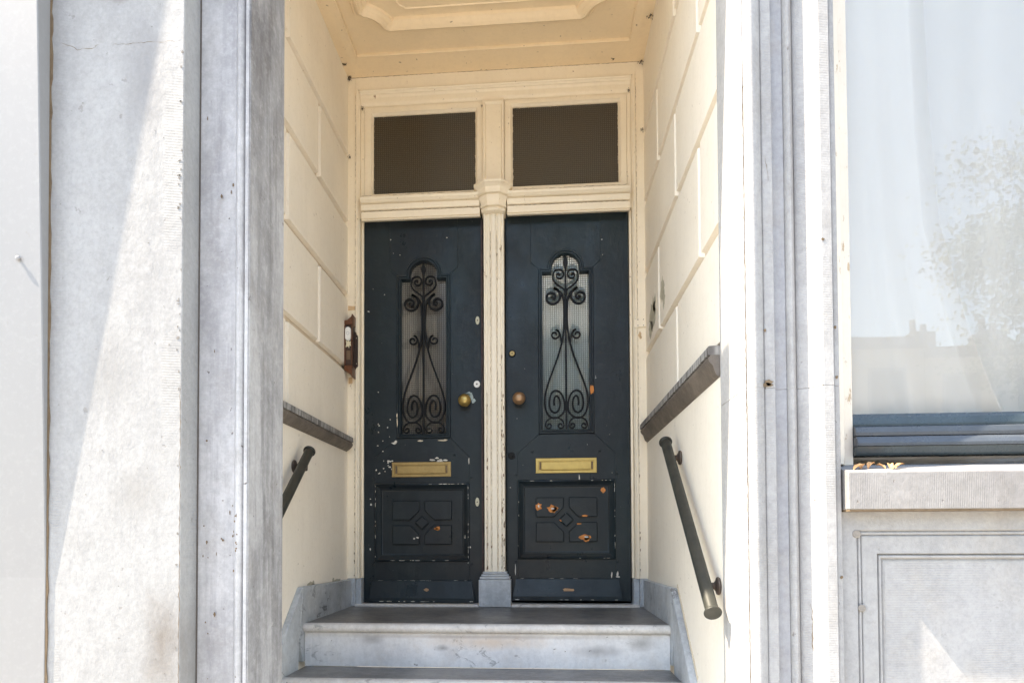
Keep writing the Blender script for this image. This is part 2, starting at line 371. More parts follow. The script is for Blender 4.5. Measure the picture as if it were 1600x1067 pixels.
# left panel, leaning out towards the top so its edge shades the pilaster
lp = thing('shopfront_panel', 'smooth white painted flat panel at the far left, standing proud of the pilaster', 'panel', (-1.9, -2.13, ZB))
sl_ = .031; z0s = .28
def lean(z): return max(0.003, .003 + (z - z0s) * sl_)
def lx(z): return -1.322 if z < z0s else -1.322 - (z - z0s) * .0065
bm = N()
zs = [ZB, z0s, 1.0, 2.0, 3.0, 3.9]; A = []
for z in zs:
    y = -2.133 - lean(z)
    A.append([bm.verts.new((-3.9, y, z)), bm.verts.new((lx(z) - .003, y, z)), bm.verts.new((lx(z), y + .003, z)), bm.verts.new((lx(z), -2.132, z)), bm.verts.new((-3.9, -2.132, z))])
for a, b in zip(A, A[1:]):
    for k in range(5): bm.faces.new((a[k], a[(k + 1) % 5], b[(k + 1) % 5], b[k]))
bm.faces.new(A[0]); bm.faces.new(A[-1][::-1])
obj('board', bm, m_white, lp)
bm = N(); lathe(bm, [(0, .0045), (.006, .005), (.007, .0085), (.010, .0075), (.0115, .003)], (-1.405, -2.133 - lean(1.31) + .001, 1.315), (0, -1, 0), 14); obj('screw', bm, m_white, lp, smooth=True)
bm = N()   # irregular dark joint beside the panel
rr = random.Random(3); L = []; z = ZB
while z < 3.6:
    L.append(z); z += rr.uniform(.02, .06)
prevw = [(z, .0035 + rr.random() ** 2 * .006) for z in L]
pts = [(lx(z) - .002, z) for z in (ZB, 3.6)]
poly = [(lx(z) - .001, z) for z, _ in prevw] + [(lx(z) + w_, z) for z, w_ in reversed(prevw)]
prism(bm, poly, -2.1345, -2.1305, 'y'); obj('open_joint', bm, m_crevice, lp)
bm = N(); box(bm, -3.9, -1.51, -2.12, -1.7, ZB, 3.9); obj('backing', bm, m_pil, lp)

# jamb left  (profile in x,y)
def vprism(name, prof, m, parent, z0=ZB, z1=ZT, b=.0015, **k):
    bm = N(); prism(bm, prof, z0, z1, 'z', b); return obj(name, bm, m, parent, **k)
def arc(cx, cy, r, a0, a1, n=7, ry=None): return [(cx + r * math.cos(R_(a0 + (a1 - a0) * k / n)), cy + (ry or r) * math.sin(R_(a0 + (a1 - a0) * k / n))) for k in range(n + 1)]
jl = thing('door_jamb', 'grey weathered stone door jamb on the left of the porch, moulded and in shade', 'stone jamb', (-.77, -2.0, ZB), 'stone jambs either side of the porch')
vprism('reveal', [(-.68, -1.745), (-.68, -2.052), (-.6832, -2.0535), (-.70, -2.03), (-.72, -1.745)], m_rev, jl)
vprism('fillet', [(-.6845, -2.046), (-.6855, -2.055), (-.6968, -2.055), (-.6968, -2.03), (-.7, -2.02), (-.686, -2.02)], m_jl, jl, b=.0008)
vprism('bead_moulding', [(-.7005, -2.02), (-.7005, -2.043)] + [(-.701 - t, -2.043 - .018 * math.sin(math.pi * t / .030)) for t in (.003, .007, .011, .015, .019, .023, .027)] + [(-.731, -2.043), (-.737, -2.035), (-.737, -2.02)], m_jl, jl, b=0, smooth=True)
vprism('flat_face', [(-.7375, -2.0), (-.7375, -2.031), (-.76, -2.027), (-.80, -2.024), (-.857, -2.022), (-.871, -2.022), (-.871, -2.0)], m_jl, jl)
bm = N(); box(bm, -.92, -.6805, -2.019, -1.75, ZB, ZT); box(bm, -.871, -.8665, -2.0245, -2.0235, ZB, ZT)
obj('core', bm, m_gap, jl)
# jamb right
jr = thing('door_jamb', 'pale sunlit stone door jamb with stepped mouldings on the right of the porch', 'stone jamb', (1.06, -2.0, ZB), 'stone jambs either side of the porch')
def rj(z0, z1):
    P = {}
    vprism('reveal', [(.92, -1.747), (.92, -2.044), (.923, -2.047), (.96, -2.02), (.96, -1.747)], m_jrev, jr, z0, z1)
    vprism('bead_moulding', [(.9255, -2.02), (.9255, -2.043)] + [(.926 + t, -2.045 - .022 * math.sin(math.pi * (t / .052) ** .8)) for t in (.004, .01, .017, .025, .033, .041, .048)] + [(.979, -2.044), (.979, -2.02)], m_jr, jr, z0, z1, 0, smooth=True)
    vprism('fillet', [(.9795, -2.02), (.9795, -2.040), (.983, -2.046), (1.0125, -2.046), (1.0125, -2.02)], m_jr, jr, z0, z1)
    vprism('flat_face', [(1.013, -1.99), (1.013, -2.021), (1.056, -2.021), (1.056, -1.99)], m_jblue, jr, z0, z1)
    vprism('thin_bead', [(1.0565, -1.99), (1.0565, -2.026)] + [(1.0575 + t, -2.028 - .014 * math.sin(math.pi * t / .024)) for t in (.004, .008, .012, .016, .020)] + [(1.083, -2.026), (1.086, -2.018), (1.086, -1.99)], m_jr, jr, z0, z1, 0, smooth=True)
    vprism('sloping_face', [(1.0865, -1.99), (1.0865, -2.020), (1.093, -2.024), (1.12, -2.034), (1.142, -2.064), (1.1475, -2.072), (1.1475, -1.99)], m_jr, jr, z0, z1)
    vprism('outer_band', [(1.148, -1.99), (1.148, -2.072), (1.1795, -2.072), (1.181, -2.066), (1.181, -1.99)], m_jr, jr, z0, z1)
    vprism('outer_fillet', [(1.1815, -1.99), (1.1815, -2.052), (1.186, -2.058), (1.200, -2.056), (1.2045, -2.048), (1.2045, -1.90), (1.1815, -1.90)], m_jr, jr, z0, z1)
rj(ZB, .8680); rj(.8685, ZT)
bm = N(); box(bm, .962, 1.18, -1.989, -1.75, ZB, ZT); obj('core', bm, m_gap, jr)
bm = N()
for i, (x, z, rx, rz) in enumerate(((.992, .885, .013, .009), (.985, .878, .018, .006))): blob(bm, x, z, rx, rz, -2.0475, 90 + i, .001)
for i, (x, z) in enumerate(((.983, 1.05), (1.152, 1.32), (1.19, 1.05), (1.192, .895), (1.196, .28))): blob(bm, x, z, .0045, .005, -2.0725 if 1.14 < x < 1.18 else (-2.0585 if x > 1.18 else -2.0475), 95 + i, .001)
obj('chip_hole', bm, m_crevice, jr)
# lintel and wall above (out of frame, shades the reveal)
up_ = thing('upper_wall', 'stone lintel wall over the porch opening, above the frame', 'wall', (0, -2, ZT))
bm = N(); box(bm, -.86, .96, -2.05, -1.745, 3.33, 4.2, .004); box(bm, .962, 1.2, -2.05, -1.745, ZT + .002, 4.2, .004); obj('lintel', bm, m_pil, up_)
bm = N(); box(bm, 1.202, 3.9, -2.05, -1.80, 3.1, 4.2, .004); box(bm, 2.80, 3.9, -2.05, -1.80, ZB, 3.098, .004); obj('wall', bm, m_pil, up_)
bm = N(); box(bm, -3.9, 3.9, -2.05, 3.0, 4.202, 4.3); obj('roof_slab', bm, m_gap, up_)

# ---------------------------------------------------------------- window on the right
win = thing('window', 'large window with white curtains reflecting sky, a tree and roofs, dark blue bottom rail', 'window', (1.9, -1.95, .6))
bm = N(); prism(bm, [(1.2055, -1.90), (1.2055, -2.0), (1.215, -2.004), (1.226, -1.996), (1.240, -1.99), (1.248, -1.962), (1.281, -1.956), (1.281, -1.90)], .632, 3.1, 'z', .0015)
obj('side_frame', bm, m_peel, win)
bm = N(); prism(bm, [(2.80, -1.90), (2.80, -1.99), (2.73, -1.96), (2.73, -1.90)], .632, 3.1, 'z', .0015); obj('side_frame', bm, m_peel, win)
def rail(name, prof, m):   # prof (y,z) extruded in x
    bm = N(); prism(bm, prof, 1.2815, 2.7295, 'x', .001); obj(name, bm, m, win)
rail('glazing_bead', [(-1.935, .80), (-1.950, .786), (-1.955, .765), (-1.955, .757), (-1.91, .757), (-1.91, .80)], m_winpaint)
rail('bottom_rail', [(-1.91, .7565), (-1.958, .7565), (-1.972, .752), (-1.976, .735), (-1.975, .724), (-1.91, .724)], m_winlight)
rail('weather_rail', [(-1.91, .7215), (-1.976, .7215), (-1.984, .712), (-1.990, .700), (-1.990, .690), (-1.91, .690)], m_winlight)
rail('lower_rail', [(-1.91, .6895), (-1.985, .6895), (-1.975, .668), (-1.968, .662), (-1.91, .662)], m_winpaint)
bm = N(); nx = 26; nz = 40; V = [[bm.verts.new((1.2815 + (2.7295 - 1.2815) * i / nx, -1.930, .79 + 2.31 * j / nz)) for i in range(nx + 1)] for j in range(nz + 1)]
for j in range(nz):
    for i in range(nx): bm.faces.new((V[j][i], V[j][i + 1], V[j + 1][i + 1], V[j + 1][i]))
obj('pane', bm, m_glass, win, smooth='full')
# curtains
def curtain(name, label, edge, x0, y, fr, amp, seed, xr=None):
    bm = N(); nx, nz = 150, 50; r = random.Random(seed); ph = [r.random() * 6 for _ in range(4)]
    rows = []
    for j in range(nz + 1):
        z = .66 + 2.42 * j / nz; xe = edge(z)
        row = []
        for i in range(nx + 1):
            u = i / nx; x = x0 + (xe - x0) * u
            dy = amp * (math.sin(u * fr + ph[0] + .3 * math.sin(z * 1.3)) + .45 * math.sin(u * fr * 2.1 + ph[1] + .5 * z)) * (.6 + .4 * math.sin(z * .9 + ph[2]))
            if xe < 2 and u > .90: dy += -.045 * ((u - .90) / .10) ** 1.6
            row.append(bm.verts.new((x, y + dy, z)))
        rows.append(row)
    for a, b in zip(rows, rows[1:]):
        for i in range(nx): bm.faces.new((a[i], a[i + 1], b[i + 1], b[i]))
    o = obj(name, bm, m_curt, smooth='full')
    sm = o.modifiers.new('cloth_thickness', 'SOLIDIFY'); sm.thickness = .0015
    o['label'] = label; o['category'] = 'curtain'
EP = [(.60, 1.92), (.811, 1.78), (.95, 1.73), (1.123, 1.676), (1.45, 1.601), (1.8, 1.578), (2.22, 1.565), (3.2, 1.55)]
def edge1(z):
    for (a, xa), (b, xb) in zip(EP, EP[1:]):
        if z <= b: 
            t = (z - a) / (b - a); return xa + (xb - xa) * t
    return EP[-1][1]
curtain('curtain', 'white curtain nearest the window jamb, with a long curved outer edge', edge1, 1.24, -1.835, 11, .024, 4)
curtain('curtain', 'white curtain hanging behind, right of the curved curtain edge', lambda z: 2.76, 1.40, -1.66, 13, .046, 9)
# room behind
bm = N()
for b_ in ((1.21, 1.23, -1.88, 1.6, .45, 3.1), (2.80, 2.82, -1.80, 1.6, .45, 3.1), (1.21, 2.82, 1.6, 1.62, .45, 3.1), (1.23, 2.80, -1.88, 1.6, 3.101, 3.12), (1.23, 2.80, -1.88, 1.6, .43, .45)): box(bm, *b_)
obj('room_walls', bm, m_plaster, kind='structure')

# sill
sill = thing('window_sill', 'pale tooled stone sill below the window, holding dry leaves', 'window sill', (1.9, -2.07, .54))
bm = N(); prism(bm, [(-2.092, .486), (-2.092, .598), (-2.088, .602), (-2.02, .618), (-1.96, .632), (-1.90, .640), (-1.90, .486)], 1.208, 2.80, 'x', .002)
obj('sill_stone', bm, m_sill, sill)
bm = N(); box(bm, 1.21, 2.80, -2.09, -1.93, .4805, .4855); obj('drip_joint', bm, m_crevice, sill)
# apron wall under the sill
ap = thing('apron_wall', 'grey stone panelled wall below the window sill, with mouldings and two round plugs', 'wall', (1.9, -2.03, -.3))
O1 = rect(1.252, 2.76, -1.0, .424); O2 = rect(1.314, 2.70, -.93, .352)
def framewall(bm, outer, inner, y0, y1):
    (x0, z0), _, (x1, z1), _ = outer; (a0, c0), _, (a1, c1), _ = inner
    box(bm, x0, x1, y0, y1, c1, z1); box(bm, x0, x1, y0, y1, z0, c0); box(bm, x0, a0, y0, y1, c0, c1); box(bm, a1, x1, y0, y1, c0, c1)
bm = N(); framewall(bm, rect(1.2055, 2.80, ZB, .480), O1, -2.036, -1.95); obj('border', bm, m_apron, ap)
bm = N(); ring(bm, O1, [(0, -2.036), (.004, -2.026), (.008, -2.031), (.013, -2.031), (.016, -2.024), (.019, -2.029), (.022, -2.030)], XZ)
obj('outer_moulding', bm, m_apron, ap)
bm = N(); framewall(bm, offs(O1, .022), O2, -2.030, -1.95); obj('inner_border', bm, m_apron, ap)
bm = N(); ring(bm, O2, [(0, -2.030), (.003, -2.018), (.008, -2.026), (.013, -2.026), (.017, -2.014), (.024, -2.018), (.027, -2.018)], XZ); obj('inner_moulding', bm, m_apron, ap)
bm = N(); q = offs(O2, .027); box(bm, q[0][0], q[1][0], -2.0185, -1.95, q[0][1], q[2][1]); obj('panel', bm, stone('apron_panel_stone', (.33, .33, .335), (.23, .23, .235), mott=.7, comb='h', amt=.5, streak=.5, specks=.2), ap)
m_plug = simple('grey_filler', (.24, .22, .20), .9, 0, .5, 160, .8)
for x, z, r in ((1.252, .412, .0125), (1.264, .184, .0115)):
    bm = N(); lathe(bm, [(0, r), (.0035, r), (.0045, r * .8)], (x, -2.034 if z > .3 else -2.0335, z), (0, -1, 0), 18); obj('plug', bm, m_plug, ap)

# ---------------------------------------------------------------- porch side walls
LX, RX = -.92, .92
def block(bm, x, s, y0, y1, z0, z1, d=.024, c=.006):
    """raised bevelled plaster block on a wall whose face is x, pointing to side s"""
    v0 = [(x + s * d * -1, y, z) for y, z in ((y0, z0), (y1, z0), (y1, z1), (y0, z1))]
    a = [bm.verts.new(p) for p in v0]
    yy0 = y0 + (c if y0 > -1.74 else 0); yy1 = y1 - (c if y1 < -.01 else 0)
    zz1 = z1 - (c if z1 < 3.2 else 0)
    b = [bm.verts.new((x, y, z)) for y, z in ((yy0, z0 + c), (yy1, z0 + c), (yy1, zz1), (yy0, zz1))]
    bm.faces.new(b); bm.faces.new(a[::-1])
    for k in range(4): bm.faces.new((a[k], a[(k + 1) % 4], b[(k + 1) % 4], b[k]))
def sidewall(x, s, zs, jA, jB, dz, lab, extra):
    """s=+1: wall faces +x (left wall)"""
    wl = thing('porch_wall', lab, 'wall', (x, -.9, ZB))
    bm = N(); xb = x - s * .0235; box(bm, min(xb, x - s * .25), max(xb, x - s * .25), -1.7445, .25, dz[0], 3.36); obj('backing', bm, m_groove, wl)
    bm = N(); box(bm, min(x, x - s * .25), max(x, x - s * .25), -1.7445, .25, ZB, dz[0] - .0005); obj('lower_plaster', bm, m_plaster, wl)
    g_ = .016
    edges = [dz[1] - .01] + zs + [3.36]
    for k in range(len(edges) - 1):
        z0, z1 = edges[k], edges[k + 1]
        js = [-1.7445] + [j for j in (jA if k % 2 == 0 else jB)] + [.0]
        for a, b in zip(js, js[1:]):
            bm = N(); block(bm, x, s, a + (g_ if a > -1.74 else 0), b - (g_ if b < -.01 else 0), z0 + g_, z1 - (g_ if z1 < 3.3 else 0))
            obj('plaster_block', bm, m_plaster, wl)
    # dado rail: striated top band and dark hollow underside
    bm = N(); z0, z1 = dz
    P = [(0, z1), (.038, z1 - .002), (.042, z1 - .006), (.042, z1 - .034), (0, z1 - .034)]
    def dd(bm, P, y0, y1):
        n = len(P); A = [bm.verts.new((x + s * p[0] - s * .0, y0, p[1])) for p in P]; B = [bm.verts.new((x + s * p[0], y1, p[1])) for p in P]
        bm.faces.new(A); bm.faces.new(B[::-1])
        for i in range(n): bm.faces.new((A[i], A[(i + 1) % n], B[(i + 1) % n], B[i]))
    dd(bm, P, -1.7445, .01 - .03); obj('dado_cap', bm, stripes('striated_dado_stone') if 'striated_dado_stone' not in bpy.data.materials else bpy.data.materials['striated_dado_stone'], wl)
    bm = N(); P = [(0, z1 - .0345), (.034, z1 - .0345), (.035, z1 - .040), (.040, z1 - .042), (.040, z1 - .050), (.036, z1 - .060), (.026, z1 - .070), (.015, z0 + .010), (.006, z0 + .004), (0, z0)]
    dd(bm, P, -1.7445, .003 - .03); obj('dado_moulding', bm, m_dado, wl, smooth=True)
    # bluestone skirting, level by the landing then raking down with the steps
    t = .030; z_s = .158
    for nm, poly in (('skirting_stone', [(.0, -.2), (.0, z_s - .004), (-.905, z_s + .008), (-.955, -.075), (-.90, -.2)]),
                     ('raking_skirting_stone', [(-.9065, z_s + .008), (-.956, -.077), (-.99, -.5), (-1.75, -1.0), (-1.75, -.56), (-1.335, -.205)])):
        bm = N(); prism(bm, poly, x, x + s * t, 'x', .003); obj(nm, bm, m_skirt, wl)
    for (nm, b_) in extra: pass
    return wl
wl = sidewall(LX, 1, [1.464, 1.922, 2.382, 2.815], [-1.06], [-.575], (.945, 1.034), 'cream block-jointed porch wall on the left with dark dado rail', [])
wr = sidewall(RX, -1, [1.51, 1.995, 2.43, 2.86], [-.975], [-1.455, -.49], (.975, 1.088), 'cream block-jointed porch wall on the right with long raking handrail', [])
# bare render patch on the right wall
bm = N()
def wallblob(bm, y, z, ry, rz, seed, x=RX, s=-1, th=.0008, n=18):
    r = random.Random(seed); pts = [(y + ry * (1 + r.uniform(-.4, .3)) * math.cos(6.283 * k / n), z + rz * (1 + r.uniform(-.4, .3)) * math.sin(6.283 * k / n)) for k in range(n)]
    prism(bm, pts, x, x + s * th, 'x')
for i, a in enumerate(((-.27, 1.665, .10, .085), (-.20, 1.61, .07, .05), (-.335, 1.71, .04, .05))): wallblob(bm, *a, 20 + i)
for i, a in enumerate(((-.585, 1.70, .055, .055), (-.63, 1.64, .035, .05))): wallblob(bm, *a, 30 + i)
obj('bare_patch', bm, m_greypatch, wr)
bm = N()
for i, a in enumerate(((-.70, .169, .05, .012), (-.66, .165, .02, .02), (-.22, .162, .07, .009), (-.30, .166, .02, .014))): wallblob(bm, *a, 40 + i, LX, 1, .0012)
obj('peeled_edge', bm, m_greypatch, wl)
bm = N()
for i in range(30):
    y = -1.32 + i * .014; z = .168 - (y + .905) * -.86 if y < -.905 else .17
    z = .172 + (y + .905) * .86 if y < -.905 else .172
    wallblob(bm, y, z + .012, .012, .010, 60 + i, RX, -1, .0012, 9)
obj('peeled_edge', bm, m_oldpaint, wr)

# ---------------------------------------------------------------- steps
def step(k, lab):
    z = -.012 - .213 * k; y = -.905 - .295 * k
    t = thing('stone_step', lab, 'step', (0, y, z), 'stone steps up to the doors')
    x = .889
    back = -.012 if k == 0 else y + .325
    bm = N(); box(bm, -x, x, y + .045, back, z - .045, z, .0015); obj('tread', bm, m_tread, t)
    bm = N(); prism(bm, [(y + .0445, z - .0445), (y + .0445, z - .0005)] + [(y + .022 - .022 * math.sin(R_(a)), z - .0225 + .0222 * math.cos(R_(a))) for a in range(0, 181, 20)], -x, x, 'x', 0); obj('nosing', bm, m_nose, t, smooth=True)
    bm = N(); box(bm, -x, x, y + .030, y + .20, z - .2125, z - .0455, .002); obj('riser', bm, m_riser, t)
    for sx in (-1, 1):
        if k == 0:
            bm = N(); box(bm, min(sx * .858, sx * .889), max(sx * .858, sx * .889), y + .0265, y + .0295, z - .2125, z - .0455, .001); obj('end_strip', bm, m_riser, t)
step(0, 'top stone landing step directly below the two doors')
step(1, 'second stone step, only its dark tread showing at the bottom')
step(2, 'third stone step down, below the frame'); step(3, 'fourth stone step down, below the frame')
bm = N(); box(bm, -1.2, 1.2, -1.6, .6, ZB, -.90)
obj('foundation', bm, m_gap, kind='structure')

# ---------------------------------------------------------------- door frame
fr = thing('door_frame', 'cream painted wooden double door frame with centre post and stone plinths', 'door frame', (0, 0, 0))
def fprism_z(name, prof, z0, z1, m, b=.0015, **k):
    bm = N(); prism(bm, prof, z0, z1, 'z', b); return obj(name, bm, m, fr, **k)
for s in (-1, 1):
    q = lambda P: [(s * a, b) for a, b in P]
    fprism_z('jamb', q([(.9432, .12), (.9432, 0), (.872, 0), (.872, .12)]), .160, 3.318, m_wood)
    fprism_z('jamb_moulding', q([(.8715, .12), (.8715, -.004), (.869, -.010), (.862, -.012), (.856, -.008), (.853, .000), (.848, .004), (.846, .010), (.846, .12)]), .160, 3.236, m_wood, 0)
    fprism_z('jamb_stop', q([(.8455, .12), (.8455, .052), (.832, .052), (.832, .12)]), .160, 2.42, m_wood)
    bm = N(); box(bm, *sorted((s * .919, s * .870)), -.012, .13, -.011, .1595, .003); obj('plinth', bm, m_skirt, fr)
    bm = N(); box(bm, *sorted((s * .8695, s * .834)), .004, .13, -.011, .1595, .003); obj('plinth', bm, m_skirt, fr)
# frieze and head
bm = N(); box(bm, -.8715, .8715, 0, .12, 3.237, 3.318, .001); obj('frieze', bm, m_wood, fr)
bm = N(); prism(bm, [(.12, 3.2365), (-.004, 3.2365), (-.010, 3.234), (-.012, 3.227), (-.008, 3.221), (.0, 3.218), (.004, 3.213), (.010, 3.211), (.12, 3.211)], -.8455, .8455, 'x'); obj('head_moulding', bm, m_wood, fr)
bm = N(); prism(bm, [(.10, 3.2105), (.012, 3.2105), (.018, 3.195), (.020, 3.165), (.026, 3.150), (.040, 3.142), (.10, 3.142)], -.8455, .8455, 'x'); obj('head_board', bm, m_wood, fr)
for s in (-1, 1):
    bm = N(); box(bm, *sorted((s * .8452, s * .822)), .028, .10, 2.545, 3.1415, .001); obj('fanlight_stop', bm, m_wood, fr)
# transom rail either side of the capital
TP = [(.12, 2.422), (.056, 2.419), (-.016, 2.392), (-.022, 2.396), (-.022, 2.400), (-.015, 2.401), (-.015, 2.403), (-.023, 2.405), (-.024, 2.446), (-.012, 2.448), (-.012, 2.451), (-.034, 2.453), (-.038, 2.462), (-.038, 2.486), (-.024, 2.488), (-.024, 2.491), (-.046, 2.496), (-.056, 2.504), (-.062, 2.508), (-.064, 2.521), (-.060, 2.526), (-.010, 2.541), (.12, 2.545)]
for a, b in ((-.828, -.085), (.085, .828)):
    bm = N(); prism(bm, TP, a, b, 'x'); obj('transom_rail', bm, m_wood, fr)
for a, b in ((-.8455, -.8285), (.8285, .8455)):
    bm = N(); box(bm, a, b, .012, .12, 2.421, 2.545); obj('transom_end', bm, m_wood, fr)
# centre post with reeded face
P = [(-.063, .11), (-.063, -.012), (-.060, -.018), (-.052, -.018), (-.049, -.012), (-.043, -.012), (-.040, -.020), (-.026, -.022), (-.022, -.015), (-.017, -.015), (-.013, -.024), (.013, -.024)]
P += [(-a, b) for a, b in reversed(P[:-1])]
P2 = [];
for p in P:
    if not P2 or p != P2[-1]: P2.append(p)
fprism_z('centre_post', P2, .203, 2.41, m_post, 0)
bm = N()
for (z0, z1, wd, dp) in ((-.011, .155, .098, -.040), (.157, .172, .092, -.034), (.174, .186, .083, -.028), (.188, .2025, .074, -.022)): box(bm, -wd, wd, dp, .11, z0, z1, .003)
obj('post_plinth', bm, m_skirt, fr)
bm = N(); rows = []
for z, w_ in ((2.404, .060), (2.407, .070), (2.416, .074), (2.424, .072), (2.426, .066), (2.430, .066), (2.433, .078), (2.442, .081), (2.444, .075), (2.470, .080), (2.490, .088), (2.494, .083), (2.498, .083), (2.500, .096), (2.510, .100), (2.512, .094), (2.532, .099), (2.545, .112), (2.548, .117), (2.562, .117), (2.567, .108)):
    e = (w_ - .06)
    pl = [(-w_, .06), (-w_, -.030 - e * .8), (-w_ * .45, -.050 - e * 1.5), (w_ * .45, -.050 - e * 1.5), (w_, -.030 - e * .8), (w_, .06)]
    rows.append([bm.verts.new((a, b, z)) for a, b in pl])
for a, b in zip(rows, rows[1:]):
    for k in range(6): bm.faces.new((a[k], a[(k + 1) % 6], b[(k + 1) % 6], b[k]))
bm.faces.new(rows[0]); bm.faces.new(rows[-1][::-1])
obj('capital', bm, m_wood, fr)
bm = N(); box(bm, -.066, .066, .006, .10, 2.5685, 3.1415, .001); 
ring(bm, rect(-.0665, .0665, 2.5687, 3.125), [(0, .006), (0, -.004), (.004, -.008), (.012, -.008), (.016, -.002), (.020, .0055)], XZ); obj('upper_mullion', bm, m_wood, fr)
# marks on the jambs
bm = N(); prism(bm, [(.851, 1.676), (.919, 1.678), (.919, 1.728), (.851, 1.73)], -.014, -.001, 'y', .001); obj('cover_plate', bm, m_wood, fr)
bm = N()
for x, z in ((.872, 1.722), (.905, 1.722), (.872, 1.686), (.905, 1.686)): lathe(bm, [(0, .003), (.002, .003)], (x, -.014, z), (0, -1, 0), 8)
obj('plate_screw', bm, m_crevice, fr)
bm = N(); blob(bm, .886, 1.635, .010, .018, -.0003, 5); blob(bm, .889, 1.617, .007, .012, -.0003, 6); obj('bare_hole', bm, m_patch, fr)
bm = N(); prism(bm, [(-.918, 1.835), (-.874, 1.838), (-.875, 1.862), (-.918, 1.866)], -.0012, 0, 'y'); prism(bm, [(-.914, 1.373), (-.890, 1.375), (-.890, 1.415), (-.914, 1.412)], -.0012, 0, 'y'); obj('bare_patch', bm, m_patch, fr)
bm = N(); rr = random.Random(12)
for i in range(46):
    z = .22 + 1.2 * rr.random() ** 1.5; x = rr.choice((-.046, .046, .058, .045, .056)) + rr.uniform(-.003, .003)
    blob(bm, x, z, rr.uniform(.0015, .0035), rr.uniform(.004, .020), -.0185, 300 + i, .0009, 9)
for i in range(16):
    z = .17 + 1.2 * rr.random() ** 1.6; blob(bm, rr.choice((-.877, -.874, .876)), z, .002, rr.uniform(.003, .012), -.0005, 400 + i, .0009, 8)
obj('flaked_paint', bm, simple('exposed_brown_wood', (.20, .12, .07), .85, 0, .6, 90, .5), fr, kind='stuff')

def crack(bm, P, y, w_, seed, jit=.0008, step=.012):
    q = random.Random(seed); pts = []
    for a, b in zip(P, P[1:]):
        a, b = Vector(a), Vector(b); n = max(2, int((b - a).length / step))
        for k in range(n): pts.append(a.lerp(b, k / n) + Vector((q.gauss(0, jit), q.gauss(0, jit))))
    pts.append(Vector(P[-1])); L_ = []; Rr = []
    for i, p in enumerate(pts):
        t = (pts[min(i + 1, len(pts) - 1)] - pts[max(i - 1, 0)]).normalized(); n_ = Vector((-t.y, t.x)); ww = w_ * q.uniform(.15, 1) * (.2 if i in (0, len(pts) - 1) else 1)
        L_.append(p + n_ * ww); Rr.append(p - n_ * ww)
    V = [(bm.verts.new((l.x, y, l.y)), bm.verts.new((r_.x, y, r_.y))) for l, r_ in zip(L_, Rr)]
    for a, b in zip(V, V[1:]): bm.faces.new((a[0], b[0], b[1], a[1]))
bm = N()
crack(bm, [(-.869, 3.2375), (.869, 3.2375)], -.0006, .0016, 1); crack(bm, [(-.905, 3.3175), (.905, 3.3175)], -.0006, .0014, 2)
crack(bm, [(-.8725, .17), (-.8725, 1.4), (-.8725, 3.22)], -.0008, .0013, 3); crack(bm, [(.8725, .17), (.8725, 3.22)], -.0008, .0013, 4)
crack(bm, [(-.82, 2.4475), (-.09, 2.4475)], -.0245, .0016, 5); crack(bm, [(.09, 2.4475), (.82, 2.4475)], -.0245, .0016, 6)
crack(bm, [(-.82, 2.5285), (-.11, 2.5285)], -.0605, .0014, 7); crack(bm, [(.11, 2.5285), (.82, 2.5285)], -.0605, .0014, 8)
for k, (x, a, b) in enumerate(((-.0455, .22, 1.3), (.0455, .22, 1.6), (-.0195, .22, 2.3), (.0195, .22, 2.3))): crack(bm, [(x, a), (x, b)], -.0165 - (.0035 if abs(x) < .03 else 0), .0011, 20 + k)
obj('paint_crack', bm, m_crevice, fr, kind='stuff')
bm = N()
crack(bm, [(-1.30, 2.05), (-1.24, 2.022), (-1.18, 2.024), (-1.165, 2.035)], -2.1306, .0009, 31, .002); crack(bm, [(-1.12, 2.03), (-1.0, 2.035), (-.94, 2.028), (-.88, 2.032)], -2.1306, .0008, 32, .002)
pass
crack(bm, [(-.876, .9), (-.8745, .3), (-.8745, -.1)], -2.1306, .0012, 35, .0012)
obj('hairline_crack', bm, m_crevice, pil, kind='stuff')
bm = N(); rr = random.Random(77)
for i in range(26):
    x = rr.choice((-.745, -.77, -.80, -.835)) + rr.uniform(-.012, .012); z = rr.choice((rr.gauss(.42, .06), rr.uniform(-.1, 2.1)))
    blob(bm, x, z, rr.uniform(.0012, .004), rr.uniform(.0015, .008), -2.0305, 700 + i, .0008, 9)
for i in range(10): blob(bm, -.720 + rr.uniform(-.008, .008), rr.gauss(.40, .05), rr.uniform(.001, .003), rr.uniform(.002, .006), -2.0605, 740 + i, .0008, 8)
obj('weathering_pit', bm, m_crevice, jl, kind='stuff')
bm = N()
for i in range(34): blob(bm, -.879 + rr.uniform(-.010, .003), rr.choice((rr.gauss(1.14, .05), rr.gauss(1.6, .05), rr.uniform(0, 2.1))), rr.uniform(.0015, .0055), rr.uniform(.0015, .005), -2.1304, 800 + i, .0008, 8)
for i in range(26): blob(bm, rr.uniform(-1.3, -.9), rr.uniform(-.1, 2.1), rr.uniform(.001, .0022), rr.uniform(.001, .003), -2.1304, 850 + i, .0006, 7)
obj('chipped_edge', bm, simple('grey_broken_stone', (.20, .185, .17), .9, 0, .6, 120, .6), pil, kind='stuff')
bm = N()
crack(bm, [(.9235, 1.9), (.9238, .4), (.9235, -.1)], -2.0478, .0012, 51, .0008)
crack(bm, [(.99, 1.6), (1.0, 1.52)], -2.0468, .0015, 52, .002); crack(bm, [(1.115, .2), (1.118, .05)], -2.0345, .0015, 53, .002)
obj('hairline_crack', bm, m_crevice, jr, kind='stuff')

